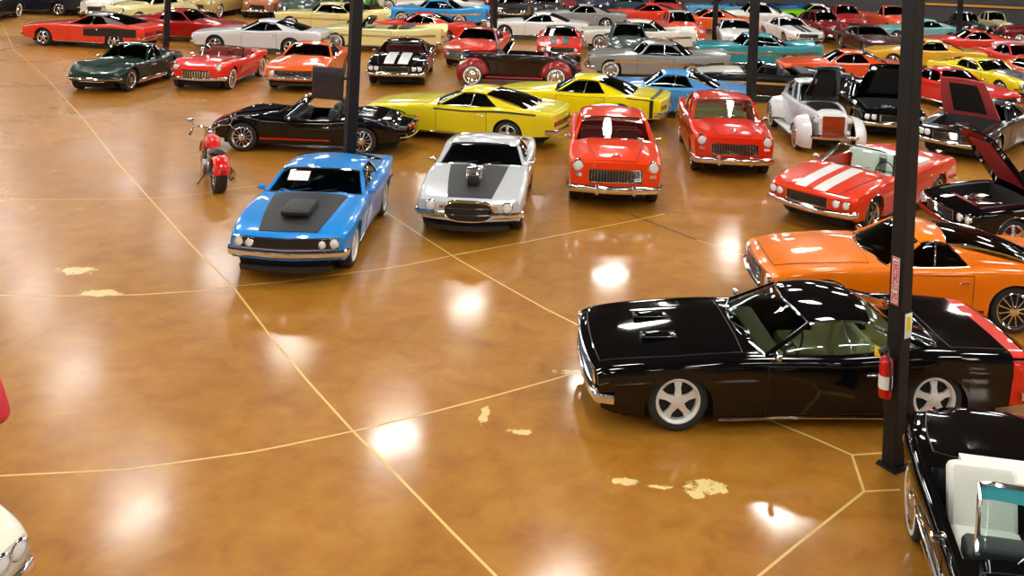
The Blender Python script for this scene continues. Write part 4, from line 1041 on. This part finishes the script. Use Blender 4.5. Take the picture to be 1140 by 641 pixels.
# ------------------------------------------------------------------ person at left edge
def person(loc,rz):
    root=empty('person',(loc[0],loc[1],0),rz); tag(root,'person in a red shirt and olive trousers standing at the left edge','person')
    V=[(0,0,.98),(0,.0,1.12),(0,.01,1.30),(0,.0,1.44),(0,0,1.53),(.02,0,1.62),(.02,0,1.72),
       (0,.10,.92),(.02,.11,.50),(-.02,.12,.09),(.13,.14,.04), (0,-.10,.92),(-.03,-.11,.50),(-.05,-.12,.09),(.10,-.14,.04),
       (0,.19,1.41),(-.04,.27,1.12),(.12,.26,.92),(.17,.25,.86), (0,-.19,1.41),(-.08,-.40,1.08),(.04,-.24,.95),(.08,-.19,.93)]
    E=[(0,1),(1,2),(2,3),(3,4),(4,5),(5,6),(0,7),(7,8),(8,9),(9,10),(0,11),(11,12),(12,13),(13,14),(3,15),(15,16),(16,17),(17,18),(3,19),(19,20),(20,21),(21,22)]
    Rr=[(.16,.12),(.16,.11),(.18,.12),(.13,.09),(.055,.055),(.085,.075),(.085,.08),(.095,.095),(.06,.06),(.042,.042),(.04,.03),(.095,.095),(.06,.06),(.042,.042),(.04,.03),(.065,.065),(.045,.045),(.032,.032),(.035,.02),(.065,.065),(.045,.045),(.032,.032),(.035,.02)]
    def skin(name,verts,edges,rad,mat,parent,inflate=0,rootv=0):
        me=D.meshes.new(name); me.from_pydata(verts,edges,[]); o=D.objects.new(name,me); COL.objects.link(o); o.parent=parent
        md=o.modifiers.new('skin','SKIN'); 
        for i,v in enumerate(me.skin_vertices[0].data if me.skin_vertices else []): v.radius=rad[i]
        return o
    import bmesh
    def mk(name,verts,edges,rad,mat,rootv=0,inflate=0):
        bm=bmesh.new(); lay=bm.verts.layers.skin.verify(); vs=[bm.verts.new(v) for v in verts]
        for i,v in enumerate(vs): v[lay].radius=(rad[i][0]+inflate,rad[i][1]+inflate); v[lay].use_root=(i==rootv)
        for a,b in edges: bm.edges.new((vs[a],vs[b]))
        me=D.meshes.new(name); bm.to_mesh(me); bm.free()
        o=D.objects.new(name,me); COL.objects.link(o); o.parent=root
        o.modifiers.new('skin','SKIN').use_smooth_shade=True; sb=o.modifiers.new('sub','SUBSURF'); sb.levels=2; sb.render_levels=2
        me.materials.append(mat); return o
    SK=pbr('skin',(.55,.33,.24),.5,noise=.06)
    mk('body',V,E,Rr,SK)
    mk('shirt',[V[i] for i in (0,1,2,3,15,19)]+[(-.03,.24,1.2),V[20],(.0,-.30,1.0)],[(0,1),(1,2),(2,3),(3,4),(3,5),(4,6),(5,7),(7,8)],[Rr[i] for i in (0,1,2,3,15,19)]+[(.055,.055)]*2+[(.045,.045)],pbr('red_cotton',srgb(205,50,60),.8,noise=.1,bump=.3),inflate=.022)
    mk('trousers',[V[i] for i in (0,7,8,9,11,12,13)],[(0,1),(1,2),(2,3),(0,4),(4,5),(5,6)],[Rr[i] for i in (0,7,8,9,11,12,13)],pbr('olive_cotton',srgb(120,110,70),.85,noise=.1),inflate=.018)
    mk('hair',[(-.01,0,1.68),(-.02,0,1.76),(.03,0,1.79)],[(0,1),(1,2)],[(.085,.085),(.085,.085),(.06,.07)],pbr('brown_hair',(.06,.035,.02),.7,bump=.5))
    for (n,x,y,z,r_) in (('nose',.115,0,1.655,.016),):
        m=MB(); m.disc((x,y,z-.02),(0,0,1),[(.004,.05),(.010,.03),(r_,0),(.008,-.01),(0,-.01)],0,10); simple(n,m,SK,root)
    for sd in(1,-1):
        m=MB(); m.disc((.092,sd*.032,1.68),(1,0,0),[(.012,0),(.008,.008),(0,.010)],0,10); simple('eye',m,pbr('eye',(.05,.03,.02),.2),root)
        m=MB(); m.disc((.02,sd*.088,1.66),(0,1,0),[(0,-.012),(.025,-.01),(.028,.0),(.018,.012),(0,.012)],0,12); simple('ear',m,SK,root)
        for k in range(4):
            m=MB(); x=.155+.014*k; L_=[.075,.085,.08,.065][k]
            if sd>0: m.tube([(x-.03,.262,.86),(x-.02,.262,.82),(x-.01,.255,.82-L_*.6),(x-.005,.24,.82-L_)],[.011,.010,.009,.006],0,8)
            else: m.tube([(.085,-.19,.945-.017*k),(.12,-.165,.94-.017*k),(.135,-.165+L_*.5,.935-.018*k),(.138,-.165+L_,.93-.018*k)],[.011,.010,.009,.006],0,8); simple('finger',m,SK,root)
        m=MB(); m.tube([(.17,.255,.88),(.205,.245,.85),(.22,.235,.81)] if sd>0 else [(.07,-.20,.95),(.05,-.2,.99),(.03,-.19,1.02)],[.012,.011,.008],0,8); simple('thumb',m,SK,root)
        m=MB(); m.box((.06,sd*.135,.045),(.29,.10,.08),0,bev=.035); simple('shoe',m,pbr('dark_leather',(.03,.02,.015),.5,noise=.2),root)
    return root
g=gp(-43,582); person((g.x,g.y),math.radians(88)).scale=(.95,.95,.95)

# ------------------------------------------------------------------ building
def structure(name,mb,mat,loc=(0,0,0)):
    o=simple(name,mb,mat); o['kind']='structure'; return o
def floor_material():
    m,n,l=new_mat('stained_concrete'); b=n['Principled BSDF']
    tc=n.new('ShaderNodeTexCoord')
    def noise(sc,det,rough=.55,dist=0):
        z=n.new('ShaderNodeTexNoise'); z.inputs['Scale'].default_value=sc; z.inputs['Detail'].default_value=det; z.inputs['Roughness'].default_value=rough; z.inputs['Distortion'].default_value=dist; l.new(tc.outputs['Object'],z.inputs['Vector']); return z
    a=noise(.35,6,.6,.6); c=noise(2.2,7,.65,.4); e=noise(14,4,.6)
    r1=n.new('ShaderNodeValToRGB'); l.new(c.outputs['Fac'],r1.inputs[0])
    cr=r1.color_ramp; cr.elements[0].position=.28; cr.elements[0].color=(*FC[0],1); cr.elements[1].position=.72; cr.elements[1].color=(*FC[2],1); k=cr.elements.new(.5); k.color=(*FC[1],1)
    r2=n.new('ShaderNodeValToRGB'); l.new(a.outputs['Fac'],r2.inputs[0]); r2.color_ramp.elements[0].position=.3; r2.color_ramp.elements[0].color=(.86,.84,.80,1); r2.color_ramp.elements[1].position=.7; r2.color_ramp.elements[1].color=(1.08,1.08,1.1,1)
    mx=n.new('ShaderNodeMix'); mx.data_type='RGBA'; mx.blend_type='MULTIPLY'; mx.inputs[0].default_value=1; l.new(r1.outputs[0],mx.inputs[6]); l.new(r2.outputs[0],mx.inputs[7])
    cur=mx.outputs[2]
    # worn pale patches
    sep=n.new('ShaderNodeSeparateXYZ'); l.new(tc.outputs['Object'],sep.inputs[0])
    d2=noise(6,5,.7)
    def math_(op,*v):
        q=n.new('ShaderNodeMath'); q.operation=op
        for i,x in enumerate(v):
            if isinstance(x,(int,float)): q.inputs[i].default_value=x
            else: l.new(x,q.inputs[i])
        return q.outputs[0]
    tot=None
    for (px,py,rx,ry) in PATCH:
        g=gp(px,py); dx=math_('DIVIDE',math_('SUBTRACT',sep.outputs[0],g.x),rx); dy=math_('DIVIDE',math_('SUBTRACT',sep.outputs[1],g.y),ry)
        d=math_('ADD',math_('MULTIPLY',dx,dx),math_('MULTIPLY',dy,dy)); v=math_('SUBTRACT',1.0,d)
        tot=v if tot is None else math_('MAXIMUM',tot,v)
    t=math_('ADD',tot,math_('MULTIPLY',math_('SUBTRACT',d2.outputs['Fac'],.5),4.0))
    mr=n.new('ShaderNodeMapRange'); mr.inputs[1].default_value=.35; mr.inputs[2].default_value=.6; l.new(t,mr.inputs[0])
    gate=math_('GREATER_THAN',tot,-.8); msk=math_('MULTIPLY',mr.outputs[0],gate)
    mp=n.new('ShaderNodeMix'); mp.data_type='RGBA'; l.new(msk,mp.inputs[0]); l.new(cur,mp.inputs[6]); mp.inputs[7].default_value=(*srgb(232,205,140),1)
    l.new(mp.outputs[2],b.inputs['Base Color'])
    rr=n.new('ShaderNodeMapRange'); rr.inputs[1].default_value=.3; rr.inputs[2].default_value=.7; rr.inputs[3].default_value=FR[0]; rr.inputs[4].default_value=FR[1]; l.new(a.outputs['Fac'],rr.inputs[0]); l.new(rr.outputs[0],b.inputs['Roughness'])
    b.inputs['Specular IOR Level'].default_value=.12; b.inputs['Coat Weight'].default_value=FCOAT; rx=n.new('ShaderNodeMapRange'); rx.inputs[1].default_value=-14; rx.inputs[2].default_value=0; rx.inputs[3].default_value=.17; rx.inputs[4].default_value=0; l.new(sep.outputs[0],rx.inputs[0])
    ra=n.new('ShaderNodeMapRange'); ra.inputs[1].default_value=.35; ra.inputs[2].default_value=.65; ra.inputs[3].default_value=.06; ra.inputs[4].default_value=.17; l.new(a.outputs['Fac'],ra.inputs[0])
    l.new(math_('ADD',rx.outputs[0],ra.outputs[0]),b.inputs['Coat Roughness']); b.inputs['Coat IOR'].default_value=1.5
    bp=n.new('ShaderNodeBump'); bp.inputs['Strength'].default_value=.04; bp.inputs['Distance'].default_value=.02; l.new(a.outputs['Fac'],bp.inputs['Height']); l.new(bp.outputs['Normal'],b.inputs['Normal']); l.new(bp.outputs['Normal'],b.inputs['Coat Normal'])
    return m
FC=[(.33,.12,.010),(.41,.172,.018),(.47,.23,.032)]; FR=(.4,.55); FCOAT=.55
PATCH=[(788,542,.26,.17),(775,549,.12,.1),(694,535,.17,.10),(738,542,.16,.05),(539,462,.06,.28),(580,480,.2,.08),(640,415,.3,.1),(85,301,.35,.2),(110,326,.4,.15)]
XL,XR=-48.0,44.0; YB=-14.0; ZC=8.6
m=MB(); m.box(((XL+XR)/2,(YW+YB)/2,-.1),(XR-XL,YW-YB,.2),0); structure('floor',m,floor_material())
WALLM=pbr('grey_wall_panel',(.055,.055,.062),.6,noise=.15,nscale=.6)
m=MB(); m.box(((XL+XR)/2,YW+.1,ZC/2),(XR-XL,.2,ZC),0); structure('wall_back',m,WALLM)
for nm,x in (('wall_left',XL-.1),('wall_right',XR+.1)):
    m=MB(); m.box((x,(YW+YB)/2,ZC/2),(.2,YW-YB,ZC),0); structure(nm,m,pbr('warm_wall_'+nm,(.12,.11,.10),.7,noise=.1,nscale=.5))
m=MB(); m.box(((XL+XR)/2,YB-.1,ZC/2),(XR-XL,.2,ZC),0); structure('wall_front',m,pbr('warm_wall_front',(.12,.11,.10),.7,noise=.1,nscale=.5))
m=MB(); m.box(((XL+XR)/2,(YW+YB)/2,ZC+.1),(XR-XL,YW-YB,.2),0); structure('ceiling',m,pbr('ceiling_deck',(.035,.035,.037),.8,noise=.12,nscale=.8))
# gold stripe along back wall
m=MB(); g=gp(1085,5); 
m.box((33.2,YW-.015,1.40),(21.5,.03,.13),0); structure('trim_1',m,pbr('gold_stripe',srgb(225,160,40),.5,noise=.05))
m=MB(); m.box((33.2,YW-.012,1.28),(21.5,.024,.1),0); structure('trim_2',m,pbr('navy_stripe',srgb(25,30,70),.5,noise=.05))
# ---- saw-cut joints in the floor
JM=pbr('joint_filler',srgb(226,190,110),.4,noise=.12,nscale=3); JD=pbr('dark_joint',srgb(70,50,25),.6,noise=.1)
A1=[(3,27),(15,55),(50,85),(95,135),(130,180),(170,225),(215,275),(259,318.5),(304,378),(345,427),(393,480),(438,525),(503,592),(550,639),(610,705)]
A2=[(380,200),(434,239),(471.5,264),(510.5,289),(557,315.5),(607,343.6),(660,370),(760,421),(854.5,466.6),(904.6,487),(948.5,506.5)]
B2=[(-40,328),(60,329.5),(156,328),(224,323.5),(259,318.5),(312,314),(357,308),(420,300),(458,294),(510.5,283),(576,271),(651,256),(698,247),(740,238)]
B1=[(-40,531),(0,529.6),(140,522.6),(224.6,511),(281,503),(317,496),(393,480),(472,461),(545,442),(617,422),(700,396)]
B0=[(962,547),(923,578),(885,608),(845,641),(790,690)]
B3=[(-40,222),(60,222),(165,221),(220,216),(290,206)]
nj=[2]
def joint(pts,wd=.03,mat=JM,z=.0015):
    W=[gp(*p) for p in pts]; out=[]
    for i in range(len(W)):
        t=(W[min(i+1,len(W)-1)]-W[max(i-1,0)]).normalized(); nn=Vector((-t.y,t.x,0))*wd/2; out.append([tuple(W[i]+nn+Vector((0,0,z))),tuple(W[i]-nn+Vector((0,0,z)))])
    nj[0]+=1; m=MB(); m.grid(out); structure('trim_%d'%nj[0],m,mat)
for L_ in (A1,A2,B2,B1,B0): joint(L_)
joint(B3,.02)
joint([(948.5,506.5),(962,547)],.03); joint([(948.5,506.5),(985,504)],.03); joint([(962,547),(1002,545)],.03); joint([(700,238),(740,253),(776,267)],.05,JD); joint([(776,267),(837,287),(900,308)],.02)
# ---- ceiling lights
ZL=8.2
def lp(x,y): g=gp(x,y,-ZL); return Vector((g.x,g.y,0))
O=lp(440,487); Bv=lp(325,375)-O; Av=lp(520,337)-lp(325,375)
def lampmat(s):
    m,n,l=new_mat('lamp_glow'); n.remove(n['Principled BSDF']); e=n.new('ShaderNodeEmission'); e.inputs[0].default_value=(1,.965,.90,1); e.inputs[1].default_value=s; l.new(e.outputs[0],n['Material Output'].inputs[0]); return m
LM=lampmat(LAMP); HOUS=pbr('lamp_housing',(.6,.6,.6),.5,noise=.05)
m1=MB(); m1.box((0,0,.06),(1.3,1.0,.10),0,bev=.02); h_me=m1.mesh('housing')
m1=MB(); m1.box((0,0,0),(1.2,.9,.02),0); d_me=m1.mesh('diffuser')
m1=MB()
for a in (-.5,.5): m1.tube([(a,0,.1),(a,0,ZC-ZL)],.008,0,5)
k_me=m1.mesh('suspension_cable')
rzl=math.atan2(Av.y,Av.x); nl=0
for i in range(-9,12):
    for j in range(-9,12):
        p=O+Av*i+Bv*j
        if XL+2<p.x<XR-2 and YB+2<p.y<YW-2:
            r=empty('ceiling_light',(p.x,p.y,ZL),rzl); tag(r,'flat rectangular ceiling light hanging above the showroom floor','ceiling light','ceiling lights over the showroom'); nl+=1
            link('housing',h_me,[HOUS],r); link('diffuser',d_me,[LM],r); link('suspension_cable',k_me,[BLACK],r)
print('LAMPS',nl,Av,Bv,O)
w=D.worlds.new('world'); bpy.context.scene.world=w; w.use_nodes=True; w.node_tree.nodes['Background'].inputs[0].default_value=(.5,.5,.5,1); w.node_tree.nodes['Background'].inputs[1].default_value=.1
cam=D.objects.new('camera',D.cameras.new('camera')); COL.objects.link(cam)
cam.matrix_world=Matrix.Translation((0,0,HC))@Matrix.Rotation(PI/2,4,'X')@Matrix.Rotation(ROLL,4,'Z')
cam.data.sensor_width=36; cam.data.lens=F/1140*36; cam.data.clip_end=300
c,s=cos(ROLL),sin(ROLL); pxi,pyi=c*PX-s*PY,s*PX+c*PY
cam.data.shift_x=-pxi/1140; cam.data.shift_y=pyi/1140
sc=bpy.context.scene; sc.camera=cam
sc.view_settings.view_transform='Standard'; sc.view_settings.look='None'; sc.view_settings.gamma=1; sc.view_settings.use_curve_mapping=False; sc.view_settings.exposure=EXPO
sc.cycles.use_denoising=True; sc.cycles.max_bounces=6; sc.cycles.transparent_max_bounces=12
